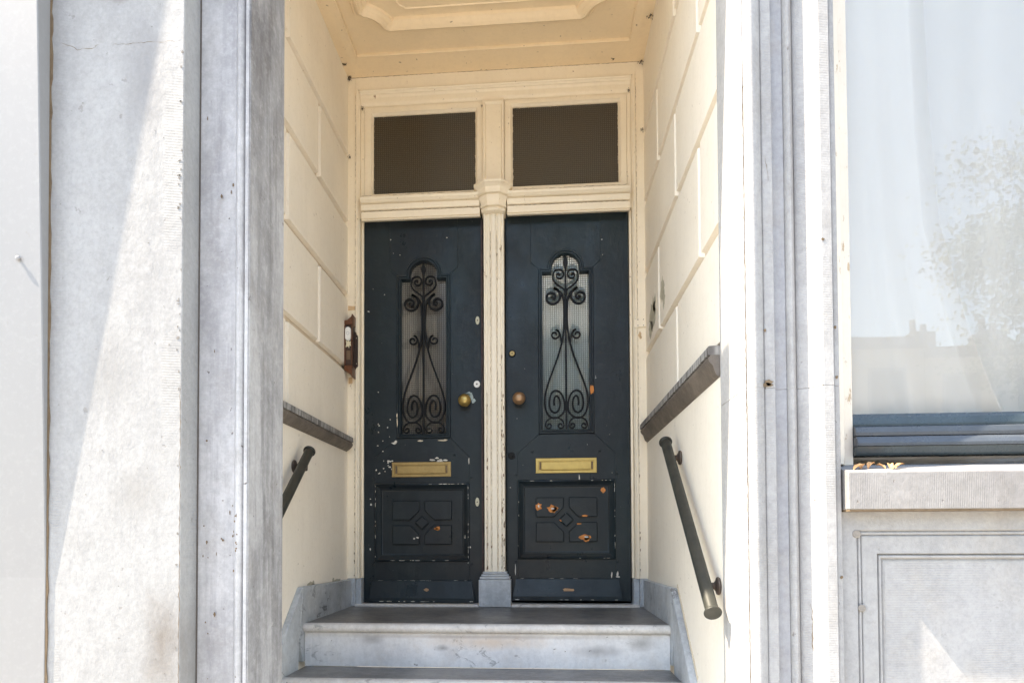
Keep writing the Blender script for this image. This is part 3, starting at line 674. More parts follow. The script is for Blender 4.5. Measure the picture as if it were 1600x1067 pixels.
# fanlights
def texpane(bm, x0, x1, z0, z1, y, cell, h, clip=None):
    nx = round((x1 - x0) / cell); nz = round((z1 - z0) / cell); g_ = {}
    def v(i, j, c):
        k = (i, j, c)
        if k not in g_:
            g_[k] = bm.verts.new((x0 + (i + .5 * c) * (x1 - x0) / nx, y - (h if c else 0), z0 + (j + .5 * c) * (z1 - z0) / nz))
        return g_[k]
    for i in range(nx):
        for j in range(nz):
            if clip and not clip(x0 + (i + .5) * (x1 - x0) / nx, z0 + (j + .5) * (z1 - z0) / nz): continue
            c = v(i, j, 1); q = [v(i, j, 0), v(i + 1, j, 0), v(i + 1, j + 1, 0), v(i, j + 1, 0)]
            for k in range(4): bm.faces.new((q[k], q[(k + 1) % 4], c))
for x0, x1, g0, g1, lab in ((-.8205, -.0675, (-.768, 2.590), (-.116, 3.094), 'left fanlight over the left door, dark patterned glass in cream sash'), (.0675, .8205, (.118, 2.600), (.771, 3.104), 'right fanlight over the right door, dark patterned glass in cream sash')):
    f = thing('fanlight', lab, 'window', ((x0 + x1) / 2, .03, 2.55), 'fanlights above the doors')
    out = rect(x0, x1, 2.5475, 3.1405)
    inn = rect(g0[0], g1[0], g0[1], g1[1])
    bm = N(); rows = []
    for P, y in ((out, .10), (out, .030), (offs(out, .002), .028)): rows.append([bm.verts.new((a, y, b)) for a, b in P])
    for d, y in ((-.012, .028), (-.009, .034), (0, .046), (0, .060)): rows.append([bm.verts.new((a, y, b)) for a, b in offs(inn, d)])
    for a, b in zip(rows, rows[1:]):
        for k in range(4): bm.faces.new((a[k], a[(k + 1) % 4], b[(k + 1) % 4], b[k]))
    obj('sash', bm, m_wood, f)
    bm = N(); texpane(bm, g0[0], g1[0], g0[1], g1[1], 0.058, .0125, .0015); obj('pane', bm, m_texf, f)
    bm = N(); box(bm, g0[0] - .01, g1[0] + .01, .072, .076, g0[1] - .01, g1[1] + .01); obj('blind', bm, m_brownboard, f)
    bm = N(); rr = random.Random(x0)   # ragged putty edge
    for i in range(60):
        sd = rr.randrange(4); u = rr.random()
        if sd == 0: x, z = g0[0] + .001, g0[1] + u * (g1[1] - g0[1])
        elif sd == 1: x, z = g1[0] - .001, g0[1] + u * (g1[1] - g0[1])
        elif sd == 2: x, z = g0[0] + u * (g1[0] - g0[0]), g1[1] - .001
        else: x, z = g0[0] + u * (g1[0] - g0[0]), g0[1] + .001
        blob(bm, x, z, rr.uniform(.002, .0045) * (2.5 if sd > 1 else 1), rr.uniform(.002, .0045) * (2.5 if sd < 2 else 1), .0555, i, .001, 8)
    obj('putty', bm, m_oldpaint, f, kind='stuff')

# ---------------------------------------------------------------- doors
def garch(r, zc=2.062, n=14, a0=0, a1=180): return [(r * math.cos(R_(a0 + (a1 - a0) * k / n)), zc + r * math.sin(R_(a0 + (a1 - a0) * k / n))) for k in range(n + 1)]
GO = [(-.167, 1.030), (.167, 1.030), (.167, 2.058), (.110, 2.058)] + garch(.110, 2.063) + [(-.110, 2.058), (-.167, 2.058)]
def spir(cx, cz, r0, r1, a0, a1, n=30, el=1.0, s=1):
    return [(cx + s * (r0 + (r1 - r0) * k / n) * math.cos(R_(a0 + (a1 - a0) * k / n)), cz + el * (r0 + (r1 - r0) * k / n) * math.sin(R_(a0 + (a1 - a0) * k / n))) for k in range(n + 1)]
def door(gx, dz, e0, e1, px, lab, glasslab, side):
    """gx glass centre, dz lift, e0/e1 leaf edges, px panel centre, side=+1 when the lock edge is towards +x"""
    Y = .060
    D = thing('front_door', lab, 'door', (gx, Y, dz), 'pair of front doors')
    X = lambda P: [(a + gx, b + dz) for a, b in P]
    top = 2.425 - dz
    # boards
    def bd(name, P, y=Y, d=.04, b=.0006): 
        bm = N(); prism(bm, X(P), y, y + d, 'y', b); return obj(name, bm, m_door, D)
    L0, L1 = e0 - gx, e1 - gx; pc = px - gx
    bd('stile', [(L0, 0), (-.2985 + pc, 0), (-.2985 + pc, .909), (-.1665, 1.030), (-.1665, 2.0595), (-.2155, 2.102), (-.2155, top), (L0, top)])
    bd('stile', [(L1, 0), (.2985 + pc, 0), (.2985 + pc, .909), (.1665, 1.030), (.1665, 2.0595), (.2155, 2.102), (.2155, top), (L1, top)])
    bd('top_rail', [(.2150, top), (.2150, 2.1035), (.1661, 2.0605), (.110, 2.0605)] + garch(.1095, 2.063)[1:-1] + [(-.110, 2.0605), (-.1661, 2.0605), (-.2150, 2.1035), (-.2150, top)])
    bd('middle_rail', [(-.1661, 1.0285), (-.2981 + pc, .908), (-.2981 + pc, .742), (.2981 + pc, .742), (.2981 + pc, .908), (.1661, 1.0285)])
    bd('bottom_rail', [(-.2981 + pc, 0), (.2981 + pc, 0), (.2981 + pc, .258), (-.2981 + pc, .258)])
    # glazing moulding and glass
    bm = N(); ring(bm, X(GO), [(-.003, Y), (-.003, Y - .006), (.001, Y - .012), (.007, Y - .012), (.010, Y - .007), (.013, Y - .007), (.016, Y - .014), (.021, Y - .014), (.024, Y - .008), (.024, Y + .040)], XZ); obj('glazing_moulding', bm, m_door, D, smooth=True)
    GI = offs(GO, .022)
    def inside(x, z):
        x -= gx; z -= dz
        return (abs(x) < .148 and 1.04 < z < 2.045) or (x * x + (z - 2.063) ** 2 < .094 ** 2)
    bm = N(); texpane(bm, gx - .15, gx + .15, 1.03 + dz, 2.17 + dz, Y + .030, .0135, .0045, inside); obj('pane', bm, m_tex if side > 0 else m_texr, D)
    # lower panel
    PO = [(a + pc, b) for a, b in rect(-.2955, .2955, .2595, .7405)]
    bm = N(); ring(bm, X(PO), [(-.004, Y), (-.004, Y - .008), (0, Y - .014), (.006, Y - .016), (.010, Y - .010), (.020, Y - .004), (.030, Y + .006), (.034, Y + .006), (.038, Y + .014), (.048, Y + .018)], XZ); obj('panel_moulding', bm, m_door, D, smooth=True)
    yf = Y + .016
    bm = N(); box(bm, px - .262, px + .262, yf, yf + .02, .285 + dz, .715 + dz); obj('panel_field', bm, m_door, D)
    c = .058
    for sx in (-1, 1):
        for sz in (-1, 1):
            P = [(.016, .075), (.074, .0165), (.188, .0165), (.188, .137), (.016, .137)]
            P = [(px + sx * a, .4985 + dz + sz * b) for a, b in P]
            bm = N(); prism(bm, P, yf - .018, yf - .0005, 'y', .004); obj('raised_block', bm, m_door, D)
    bm = N(); prism(bm, [(px, .4985 + dz - .046), (px + .048, .4985 + dz), (px, .4985 + dz + .046), (px - .048, .4985 + dz)], yf - .020, yf - .0005, 'y', .007); obj('raised_diamond', bm, m_door, D)
    # weather board
    bm = N(); V = []
    for (x, z, yy) in ((-.333, .006, Y - .034), (.333, .006, Y - .034), (.330, .030, Y - .034), (.313, .134, Y - .012), (.306, .138, Y - .006), (-.306, .138, Y - .006), (-.313, .134, Y - .012), (-.330, .030, Y - .034)):
        V.append(bm.verts.new((px + x, yy, z + dz)))
    B = [bm.verts.new((v.co.x, Y - .0004, v.co.z)) for v in V]
    bm.faces.new((V[0], V[1], V[2], V[7])); bm.faces.new((V[7], V[2], V[3], V[6])); bm.faces.new((V[6], V[3], V[4], V[5]))
    for i in range(8): bm.faces.new((V[i], B[i], B[(i + 1) % 8], V[(i + 1) % 8]))
    bm.faces.new(B); obj('weather_board', bm, m_door, D)
    # letter box
    lm = m_brass if side < 0 else m_brassd
    bm = N(); lx0, lx1, lz0, lz1 = px - .187, px + .187, .785 + dz, .878 + dz
    if side > 0: lx0 -= .003; lx1 -= .003
    P = rect(lx0, lx1, lz0, lz1)
    ring(bm, P, [(0, Y), (0, Y - .004), (.002, Y - .006), (.016, Y - .006), (.018, Y - .003), (.022, Y - .003), (.022, Y)], XZ); lb = obj('letter_box', bm, lm, D)
    bm = N(); box(bm, lx0 + .034, lx1 - .034, Y - .0065, Y - .0005, lz0 + .019, lz1 - .023, .002); box(bm, lx0 + .040, lx1 - .040, Y - .010, Y - .0068, lz0 + .021, lz0 + .028, .001); obj('flap', bm, m_brassd if side > 0 else m_brass, lb)
    bm = N(); box(bm, lx0 + .021, lx1 - .021, Y - .002, Y - .0002, lz0 + .018, lz1 - .021); obj('slot', bm, m_crevice, lb)
    # wrought iron grille
    gr = thing('tmp', None, None); bpy.data.objects.remove(gr)
    yi = Y - .008; w_ = .0135; d_ = .015
    S = lambda P, s: [(gx + s * a, b + dz) for a, b in P]
    bm = N(); box(bm, gx - .0060, gx + .0060, yi, yi + .010, 1.048 + dz, 2.02 + dz, .0015)
    gr = obj('iron_grille', bm, m_iron, D)
    bm = N(); prism(bm, X([(0, 2.142), (.006, 2.125), (.014, 2.105), (.015, 2.090), (.009, 2.068), (.005, 2.045), (.004, 2.015), (-.004, 2.015), (-.005, 2.045), (-.009, 2.068), (-.015, 2.090), (-.014, 2.105), (-.006, 2.125)]), yi - .001, yi + .009, 'y', .002); obj('finial', bm, m_iron, gr)
    for s in (-1, 1):
        # heart
        sp = spir(.040, 2.018, .008, .038, 470, 30, 30)
        hp = sp + spline([sp[-1], (.0785, 2.000), (.066, 1.972), (.034, 1.945), (.010, 1.926), (.005, 1.900)], 5)[1:]
        bm = N(); bar(bm, S(hp, s), .0095, d_, yi - .001); obj('heart_scroll', bm, m_iron, gr)
        bm = N(); lathe(bm, [(0, .008), (.006, .008), (.008, .004)], (gx + s * .040, yi + .008, 2.018 + dz), (0, -1, 0), 12); obj('scroll_eye', bm, m_iron, gr)
        # big upper scroll running into the long lyre curve
        sp = spir(.084, 1.880, .008, .050, -240, 120 + 360 - 420, 44)
        sp = spir(.084, 1.880, .012, .057, 620, 100, 50)
        lead = spline([sp[-1], (.050, 1.924), (.026, 1.898), (.013, 1.860), (.009, 1.800), (.0075, 1.740)], 5)
        bm = N(); bar(bm, S(sp + lead[1:], s), .0135, d_ + .002, yi - .003); obj('upper_scroll', bm, m_iron, gr)
        bm = N(); lathe(bm, [(0, .010), (.006, .0105), (.009, .004)], (gx + s * .084, yi + .008, 1.880 + dz), (0, -1, 0), 12); obj('scroll_eye', bm, m_iron, gr)
        # middle scroll
        sp = spir(.068, 1.645, .008, .032, 560, 100, 36)
        lead = spline([sp[-1], (.047, 1.668), (.036, 1.646), (.031, 1.622), (.026, 1.585)], 4)
        bm = N(); bar(bm, S(sp + lead[1:], s), .0100, d_, yi - .001); obj('middle_scroll', bm, m_iron, gr)
        # lyre side and oval spiral
        ly = spline([(.008, 1.760), (.011, 1.690), (.022, 1.610), (.046, 1.520), (.078, 1.430), (.108, 1.350), (.127, 1.285), (.133, 1.235), (.128, 1.185), (.108, 1.142), (.074, 1.125), (.040, 1.137), (.015, 1.165), (.010, 1.205), (.018, 1.250), (.038, 1.285), (.064, 1.297), (.088, 1.284), (.101, 1.250), (.104, 1.210), (.094, 1.175), (.072, 1.160), (.050, 1.172), (.039, 1.205), (.042, 1.240), (.056, 1.262), (.070, 1.255), (.076, 1.230), (.074, 1.205)], 5)
        bm = N(); bar(bm, S(ly, s), .0115, d_, yi - .0005); obj('lyre_bar', bm, m_iron, gr)
        # low C scroll
        a = spir(.104, 1.078, .004, .022, 200, -260 + 360, 18)
        left = spir(.036, 1.078, .006, .020, -300, 170, 24); right = spir(.108, 1.078, .020, .006, 10, 480, 24)
        left = [(.036 + .021 * math.cos(R_(t)) * k, 1.080 + .021 * math.sin(R_(t)) * k) for t, k in [(180 + 30 * j, 1 - j * .055) for j in range(14)]]
        right = [(2 * .072 - x_, z_) for x_, z_ in left]
        C_ = list(reversed(left)) + spline([(.015, 1.080), (.022, 1.106), (.044, 1.124), (.072, 1.130), (.100, 1.124), (.122, 1.106), (.129, 1.080)], 4)[1:-1] + right
        bm = N(); bar(bm, S(C_, s), .0095, d_, yi - .001); obj('low_scroll', bm, m_iron, gr)
    bm = N(); box(bm, gx - .010, gx + .010, yi - .004, yi + .010, 1.892 + dz, 1.918 + dz, .002); obj('collar', bm, m_iron, gr)
    # bolt heads
    for (u, z) in ((-.318, .775), (.318, .775), (-.318, .27), (.318, .27), (-.21, .80 + .12), (.21, .80 + .12)):
        bm = N(); lathe(bm, [(0, .0075), (.003, .0075), (.006, .004)], (px + u * .98, Y - .0005, z + dz - (.0 if z > .5 else .03)), (0, -1, 0), 12); obj('bolt_head', bm, m_door, D, smooth=True)
    # dark seal behind
    return D
DL = door(-.4495, 0.006, -.830, -.0735, -.4615, 'left front door, dark blue with chipped paint, bright brass knob and brown-looking glass', '', 1)
DR = door(.4415, .020, .070, .826, .4375, 'right front door, dark blue with orange bare patches, copper knob and pale glass', '', -1)
def knob(D, x, z, m):
    bm = N(); lathe(bm, [(0, .030), (.004, .031), (.007, .028), (.010, .018), (.022, .015), (.030, .022), (.036, .033), (.044, .0385), (.054, .040), (.064, .037), (.072, .030), (.078, .023), (.081, .021), (.0825, .010), (.083, .002)], (x, .0595, z), (0, -1, 0), 32)
    o = obj('door_knob', bm, m, D, smooth='full')
knob(DL, -.186, 1.258, m_brass); knob(DR, .151, 1.263, m_bronze)
def disc(D, name, x, z, rx, rz, th, m, y=.0595, hole=None):
    bm = N(); prism(bm, [(x + rx * math.cos(6.283 * k / 22), z + rz * math.sin(6.283 * k / 22)) for k in range(22)], y - th, y, 'y', th * .35); o = obj(name, bm, m, D)
    if hole:
        bm = N(); prism(bm, [(x + hole * math.cos(6.283 * k / 12), z + hole * math.sin(6.283 * k / 12)) for k in range(12)], y - th - .0006, y - th + .0001, 'y'); obj('keyhole', bm, m_web, o)
m_plate = simple('aged_ivory_plate', (.52, .50, .38), .45, .1, .3, 50, .2)
disc(DL, 'lock_rosette', -.113, 1.367, .020, .022, .006, m_plastic, hole=.005)
disc(DL, 'key_plate', -.108, 1.768, .0125, .026, .004, m_plate, hole=.004)
disc(DL, 'key_plate', -.113, .631, .0125, .028, .004, m_plate, hole=.004)
disc(DR, 'lock_ring', .108, 1.553, .023, .023, .006, m_iron); disc(DR, 'lock_cylinder', .108, 1.553, .0165, .0165, .009, m_brassd, hole=.004)
disc(DR, 'stud', .102, .916, .022, .022, .006, m_iron); disc(DR, 'stud_boss', .102, .916, .012, .012, .014, m_iron)
# metal edge strips with screws along the meeting side
for D, x0, x1, m in ((DL, -.0855, -.0735, m_rust), (DR, .0700, .0785, m_door)):
    bm = N(); box(bm, x0, x1, .052, .0595, .02, 2.40, .001); st = obj('edge_strip', bm, m, D)
    for z in (.30, .46, .64, .72, 1.0, 1.27, 1.42, 1.62, 1.86, 2.1, 2.3):
        bm = N(); lathe(bm, [(0, .0045), (.002, .004)], ((x0 + x1) / 2, .0518, z), (0, -1, 0), 10); obj('strip_screw', bm, m_door, st)
# chips in the paint
def chips(D, m, L, name, y=.0597, seed=0, **k):
    bm = N()
    for i, (x, z, rx, rz, *q) in enumerate(L): blob(bm, x, z, rx, rz, q[0] if q else y, seed + i, .0007, 12)
    return obj(name, bm, m, D, **k)
yb = .0575
chips(DR, m_orange, [(.267, .598, .020, .026, yb), (.350, .586, .034, .023, yb), (.362, .580, .018, .018, yb), (.550, .409, .036, .018, yb), (.563, .402, .022, .020, yb), (.662, .700, .014, .018, .0755), (.551, .541, .018, .006, yb), (.513, .492, .015, .005, yb), (.408, .515, .012, .008, yb), (.5965, 1.317, .012, .030, .0455)], 'orange_patch', seed=11)
chips(DR, m_chip, [(.353, .587, .012, .006, yb - .0008), (.268, .602, .006, .009, yb - .0008), (.558, .412, .012, .005, yb - .0008), (.518, .772, .0035, .020), (.755 - .01, .185, .006, .018), (.748, .168, .012, .005), (.122, .27 - .06, .003, .03), (.71, .18, .004, .02)], 'white_scrape', seed=31)
chips(DR, m_bronze, [(.447, .088, .034, .014, .0335)], 'worn_patch', seed=77)
chips(DL, m_bronze, [(-.430, .088, .019, .009, .0345)], 'worn_patch', seed=78)
chips(DL, m_orange, [(-.360, .468, .017, .013, yb), (-.372, .466, .014, .008, yb)], 'orange_patch', seed=15)
chips(DL, m_oldpaint, [(-.616, 1.135, .004, .026, .048), (-.618, 1.18, .004, .014, .048), (-.470, 1.018, .016, .005), (-.335, 1.018, .030, .004), (-.312, 1.022, .014, .004)], 'bare_wood_chip', seed=44)
rr = random.Random(21); LC = []
for i in range(16): LC.append((-.700 + rr.uniform(-.055, .045), rr.uniform(.80, 1.20), rr.uniform(.002, .005), rr.uniform(.002, .006)))
for i in range(9): LC.append((rr.uniform(-.41, -.30), .893 + rr.gauss(0, .006), rr.uniform(.006, .016), rr.uniform(.003, .006)))
for i in range(7): LC.append((rr.uniform(-.69, -.64), rr.uniform(.84, .90), rr.uniform(.003, .009), rr.uniform(.003, .006)))
LC += [(-.640, 1.005, .015, .006), (-.628, 1.013, .009, .008), (-.165, .888, .003, .022), (-.785, .62, .006, .006), (-.79, .34, .004, .009), (-.79, .655, .004, .004), (-.19, .415, .003, .012), (-.158, .350, .006, .006), (-.49, .411, .009, .005, yb), (-.51, .405, .006, .005, yb),
       (-.74, 1.33, .003, .003), (-.70, 1.95, .003, .003), (-.66, 2.30, .004, .004), (-.3, 2.3, .004, .003), (-.6, 2.2, .003, .003)]
chips(DL, m_chip, LC, 'white_chip', seed=120)
LC = [(-.176, 1.300, .016, .012), (-.150, 1.285, .014, .020), (-.165, 1.31, .018, .010), (-.135, 1.262, .012, .018)]
chips(DL, simple('bare_pale_metal', (.34, .42, .42), .6, .1, .6, 90, .6), LC, 'bare_patch', seed=160)
# worn edges of the panel mouldings
def edgewear(D, px, dz, seed, m, dens, y=.0438):
    bm = N(); r = random.Random(seed)
    for i in range(dens):
        sd = r.randrange(4); u = r.uniform(-1, 1)
        if sd < 2: x, z, rx, rz = px + u * .288, (.7405 - .003 if sd == 0 else .2595 + .003) + dz, r.uniform(.004, .016), r.uniform(.0008, .0022)
        else: x, z, rx, rz = px + (.2955 - .003) * (1 if sd == 3 else -1), .50 + u * .23 + dz, r.uniform(.0008, .0022), r.uniform(.004, .018)
        blob(bm, x, z, rx, rz, y, seed * 10 + i, .0006, 8)
    for i in range(dens // 3):
        u = r.uniform(-1, 1); blob(bm, px + u * .30, .137 + dz, r.uniform(.006, .02), r.uniform(.001, .0022), .0535, seed + i, .0006, 8)
    for i in range(dens // 3):
        u = r.uniform(-1, 1); blob(bm, px + u * .32, .010 + dz, r.uniform(.004, .02), r.uniform(.001, .003), .0258, seed + 50 + i, .0006, 8)
    obj('edge_wear', bm, m, D, kind='stuff')
edgewear(DL, -.4615, .006, 5, m_chip, 36); edgewear(DR, .4375, .020, 9, m_chip, 20)
# little curtains behind the door glass
bm = N()
def wavy(bm, x0, x1, z0, z1, y, fr, am):
    n = 60; A = [bm.verts.new((x0 + (x1 - x0) * i / n, y + am * math.sin(i * fr) + am * .5 * math.sin(i * fr * 2.3 + 1), z0)) for i in range(n + 1)]
    B = [bm.verts.new((v.co.x, v.co.y, z1)) for v in A]
    for i in range(n): bm.faces.new((A[i], A[i + 1], B[i + 1], B[i]))
wavy(bm, .28, .60, 1.0, 2.24, .108, .5, .003); o = obj('door_curtain', bm, m_net, smooth='full'); o['label'] = 'pale curtain behind the patterned glass of the right door'; o['category'] = 'curtain'
bm = N(); wavy(bm, -.61, -.29, 1.0, 2.24, .108, .35, .003); o = obj('door_blind', bm, m_brownblind, smooth='full'); o['label'] = 'brown blind behind the patterned glass of the left door'; o['category'] = 'blind'
# hallway shell behind
bm = N()
for b_ in ((-1.2, -1.18, .1, 2.5, -.2, 3.5), (1.18, 1.2, .1, 2.5, -.2, 3.5), (-1.2, 1.2, 2.5, 2.52, -.2, 3.5), (-1.18, 1.18, .26, 2.5, 3.4, 3.42), (-1.18, 1.18, .1, 2.5, -.2, -.05)): box(bm, *b_)
obj('hallway_walls', bm, m_dark, kind='structure')
bm = N(); box(bm, -1.3, 1.3, .125, .25, 2.43, 2.545); box(bm, -1.3, 1.3, .125, .25, 3.15, 3.7); box(bm, -1.3, -.86, .125, .25, -.3, 3.6); box(bm, .86, 1.3, .125, .25, -.3, 3.6); obj('rear_masonry', bm, m_gap, kind='structure')
# threshold
th = thing('threshold', 'thin worn pale stone threshold strip beneath the two doors', 'threshold', (0, 0, -.01))
for a, b in ((-.866, -.100), (.100, .866)):
    bm = N(); prism(bm, [(-.030, -.0115), (-.030, .000), (-.026, .003), (.13, .005), (.13, -.0115)], a, b, 'x', .001); obj('threshold_stone', bm, m_nose, th)

# ---------------------------------------------------------------- ceiling
ce = thing('porch_ceiling', 'cream porch ceiling with a scooped-corner moulded panel', 'ceiling', (0, -.9, 3.33))
XY = lambda a, b, d: (a, b, d)
bm = N(); box(bm, -1.1, 1.1, -1.75, .11, 3.362, 3.50); obj('ceiling_board', bm, m_ceil, ce)
O = [(-.934, -1.745), (.934, -1.745), (.934, 0), (-.934, 0)]; I = [(-.815, -1.62), (.815, -1.62), (.815, -.185), (-.815, -.185)]
bm = N(); rows = [[bm.verts.new((a, b, z)) for a, b in P] for P, z in ((O, 3.3185), (offs(O, .07), 3.3185), (offs(I, -.012), 3.324), (offs(I, -.004), 3.322), (I, 3.326), (I, 3.340))]
for a, b in zip(rows, rows[1:]):
    for k in range(4): bm.faces.new((a[k], a[(k + 1) % 4], b[(k + 1) % 4], b[k]))
obj('cornice', bm, m_ceil, ce)
bm = N(); box(bm, -.815, .815, -1.62, -.185, 3.340, 3.3615); obj('ceiling_field', bm, m_ceil, ce)
def octo(xc, w_, yb_, yf, n=8):
    def corner(sx, sy):   # concave scoop, centre towards the corner
        cx, cy = xc + sx * w_, (yb_ if sy > 0 else yf)
        r = .115
        P = [(cx, cy - sy * (r + .035)), (cx - sx * .022, cy - sy * (r + .028))]
        c0 = Vector((cx, cy))
        P += [(cx - sx * (.022 + (r - .01) * math.sin(R_(t)) * .95), cy - sy * ((r + .0) * math.cos(R_(t)) + .012)) for t in range(8, 82, 12)]
        P += [(cx - sx * (r + .030), cy - sy * .016), (cx - sx * (r + .036), cy)]
        return P
    a = corner(1, 1); b = list(reversed(corner(-1, 1))); c_ = corner(-1, -1); d = list(reversed(corner(1, -1)))
    return a + b + c_ + d
OC = octo(-.022, .722, -.372, -1.43)
bm = N(); ring(bm, OC, [(0, 3.340), (.0, 3.325), (.006, 3.318), (.014, 3.320), (.018, 3.312), (.026, 3.304), (.040, 3.300), (.046, 3.306), (.050, 3.302), (.060, 3.308), (.066, 3.316), (.070, 3.312), (.078, 3.320), (.088, 3.326), (.092, 3.340)], XY)
obj('panel_moulding', bm, m_ceil, ce, smooth=True)
OC2 = octo(-.022, .722 - .135, -.372 - .150, -1.43 + .15)
bm = N(); ring(bm, OC2, [(0, 3.340), (.002, 3.332), (.006, 3.332), (.010, 3.337)], XY); prism(bm, offs(OC2, .010), 3.337, 3.3395, 'z'); obj('raised_centre', bm, m_ceil, ce)

# ---------------------------------------------------------------- handrails
def handrail(s, y0, z0, y1, z1, xo, lab, brs):
    x = s * xo; a, b = Vector((x, y0, z0)), Vector((x, y1, z1)); d = (b - a).normalized()
    t = thing('handrail', lab, 'handrail', tuple(b), 'bronze handrails on the porch walls')
    bm = N(); tube(bm, a, b, .0230, 28); obj('tube', bm, m_bronzerail, t, smooth=True)
    for p, dd in ((a, -d), (b, d)):
        bm = N(); lathe(bm, [(-.004, .0265), (.0, .0290), (.004, .0305), (.008, .0300), (.010, .027), (.0105, .01)], p, dd, 28); obj('end_cap', bm, m_bronzerail, t, smooth=True)
    for (yy, zz) in brs:
        k = (yy - y0) / (y1 - y0); c = a.lerp(b, k); wx = s * .92
        zc = c.z - .030
        bm = N(); lathe(bm, [(0, .030), (.005, .033), (.010, .031), (.013, .022), (.018, .015)], (wx, c.y, zc), (-s, 0, 0), 20)
        lathe(bm, [(0, .013), (.040, .012)], (wx - s * .012, c.y, zc), (-s, 0, 0), 14)
        box(bm, *sorted((x - s * .010, x + s * .022)), c.y - .016, c.y + .016, zc - .022, zc + .014, .005)
        for a_ in (0, 120, 240): lathe(bm, [(0, .0045), (.004, .004)], (wx - s * .009, c.y + .022 * math.cos(R_(a_)), zc + .022 * math.sin(R_(a_))), (-s, 0, 0), 8)
        obj('bracket', bm, simple('rusty_bronze', (.09, .065, .05), .6, .3, .7, 50, .8) if 'rusty_bronze' not in bpy.data.materials else bpy.data.materials['rusty_bronze'], t, smooth=True)
handrail(1, -.972, .845, -1.835, .150, .862, 'long dark bronze handrail slanting down the right porch wall', [(-1.03, 0), (-1.70, 0)])
handrail(-1, -.905, .835, -1.74, .165, .862, 'dark bronze handrail on the left porch wall, half hidden by the jamb', [(-.965, 0), (-1.62, 0)])

# ---------------------------------------------------------------- doorbell
bell = thing('doorbell', 'brown wooden doorbell mount with white push button on the left door frame', 'doorbell', (-.905, -.02, 1.6))
BY = -.080
bm = N(); prism(bm, [(-.900, 1.468), (-.866, 1.456), (-.860, 1.470), (-.850, 1.478), (-.850, 1.668), (-.858, 1.676), (-.862, 1.692), (-.900, 1.697)], -.028, -.0125, 'y', .002); obj('back_plate', bm, m_darkwood, bell)
bm = N(); box(bm, -.918, -.868, BY, -.0285, 1.470, 1.722, .003); obj('bell_block', bm, m_darkwood, bell)
bm = N(); prism(bm, [(-.919, 1.7225), (-.868, 1.7225), (-.866, 1.785), (-.872, 1.790), (-.876, 1.772), (-.889, 1.762), (-.902, 1.750), (-.919, 1.748)], BY - .006, -.003, 'y', .003); obj('carved_top', bm, m_oldwood, bell)
bm = N(); prism(bm, [(-.919, 1.4695), (-.868, 1.4695), (-.866, 1.398), (-.871, 1.395), (-.878, 1.412), (-.892, 1.424), (-.906, 1.432), (-.919, 1.440)], BY - .010, -.003, 'y', .003); obj('carved_foot', bm, m_oldwood, bell)
bm = N(); box(bm, -.919, -.911, BY - .008, BY - .0005, 1.474, 1.720, .002); box(bm, -.875, -.868, BY - .007, BY - .0005, 1.474, 1.720, .002); obj('side_lip', bm, m_oldwood, bell)
def pill(cx, cz, w_, h, n=10): return [(cx + w_ * math.cos(R_(t)), cz + (h - w_) + w_ * math.sin(R_(t))) for t in range(0, 181, 18)] + [(cx + w_ * math.cos(R_(t)), cz - (h - w_) + w_ * math.sin(R_(t))) for t in range(180, 361, 18)]
bm = N(); prism(bm, pill(-.893, 1.662, .0170, .042), BY - .020, BY - .0005, 'y', .004, 2); bt = obj('push_button', bm, m_plastic, bell, smooth=True)
bm = N(); ring(bm, [(-.893 + .010 * math.cos(6.283 * k / 20), 1.664 + .010 * math.sin(6.283 * k / 20)) for k in range(20)], [(0, BY - .0202), (0, BY - .0208), (.0016, BY - .0208), (.0016, BY - .0202)], XZ); obj('button_ring', bm, simple('grey_ring', (.30, .31, .33), .5), bt)
P = [(-.910, 1.580), (-.905, 1.603), (-.909, 1.626), (-.899, 1.616), (-.891, 1.622), (-.883, 1.612), (-.877, 1.620), (-.879, 1.602), (-.875, 1.586), (-.884, 1.592), (-.889, 1.574), (-.897, 1.588)]
bm = N(); prism(bm, P, BY - .010, BY - .0003, 'y', .001); obj('torn_tape', bm, m_tape, bell)
bm = N(); box(bm, -.906, -.880, BY - .003, BY - .0003, 1.505, 1.560, .001); obj('old_nameplate', bm, simple('brown_card', (.16, .10, .06), .7), bell)
for z in (1.492, 1.652):
    bm = N(); lathe(bm, [(0, .003), (.0015, .0025)], (-.857, -.0282, z), (0, -1, 0), 10); obj('plate_screw', bm, m_plate, bell)

# ---------------------------------------------------------------- cobwebs and soot clumps in the corners
def cob(x, y, z, r, where):
    r *= .62
    bm = N(); q = random.Random(hash((round(x * 100), round(z * 100))) & 1023)
    for i in range(70):
        d = Vector((q.gauss(0, .8), q.gauss(0, .5), q.gauss(0, 1))) * r * .42; p = Vector((x, y, z)) + d
        n1 = Vector((q.gauss(0, 1), q.gauss(0, 1), q.gauss(0, 1))).normalized(); n2 = n1.orthogonal().normalized(); k = r * q.uniform(.04, .22)
        bm.faces.new([bm.verts.new(t) for t in (p + n1 * k * 1.6, p + n2 * k, p - n1 * k * 1.2, p - n2 * k)])
    o = obj('cobweb', bm, m_web); o['label'] = where; o['category'] = 'cobweb'; o['group'] = 'sooty cobweb clumps in the porch corners'
cob(-.905, -.02, 3.302, .030, 'dark cobweb clump in the upper left corner above the door frame')
cob(-.905, -.14, 3.315, .024, 'thin dark cobweb along the left edge of the ceiling')
cob(.905, -.02, 3.300, .032, 'dark cobweb clump in the upper right corner above the door frame')
cob(.905, -.39, 3.305, .034, 'cobweb on the right edge of the ceiling, nearest the street')
cob(.735, -.04, 3.318, .018, 'small cobweb on the ceiling edge, just in from the right corner')
cob(-.83, .01, 3.125, .020, 'cobweb beside the top left corner of the left fanlight')
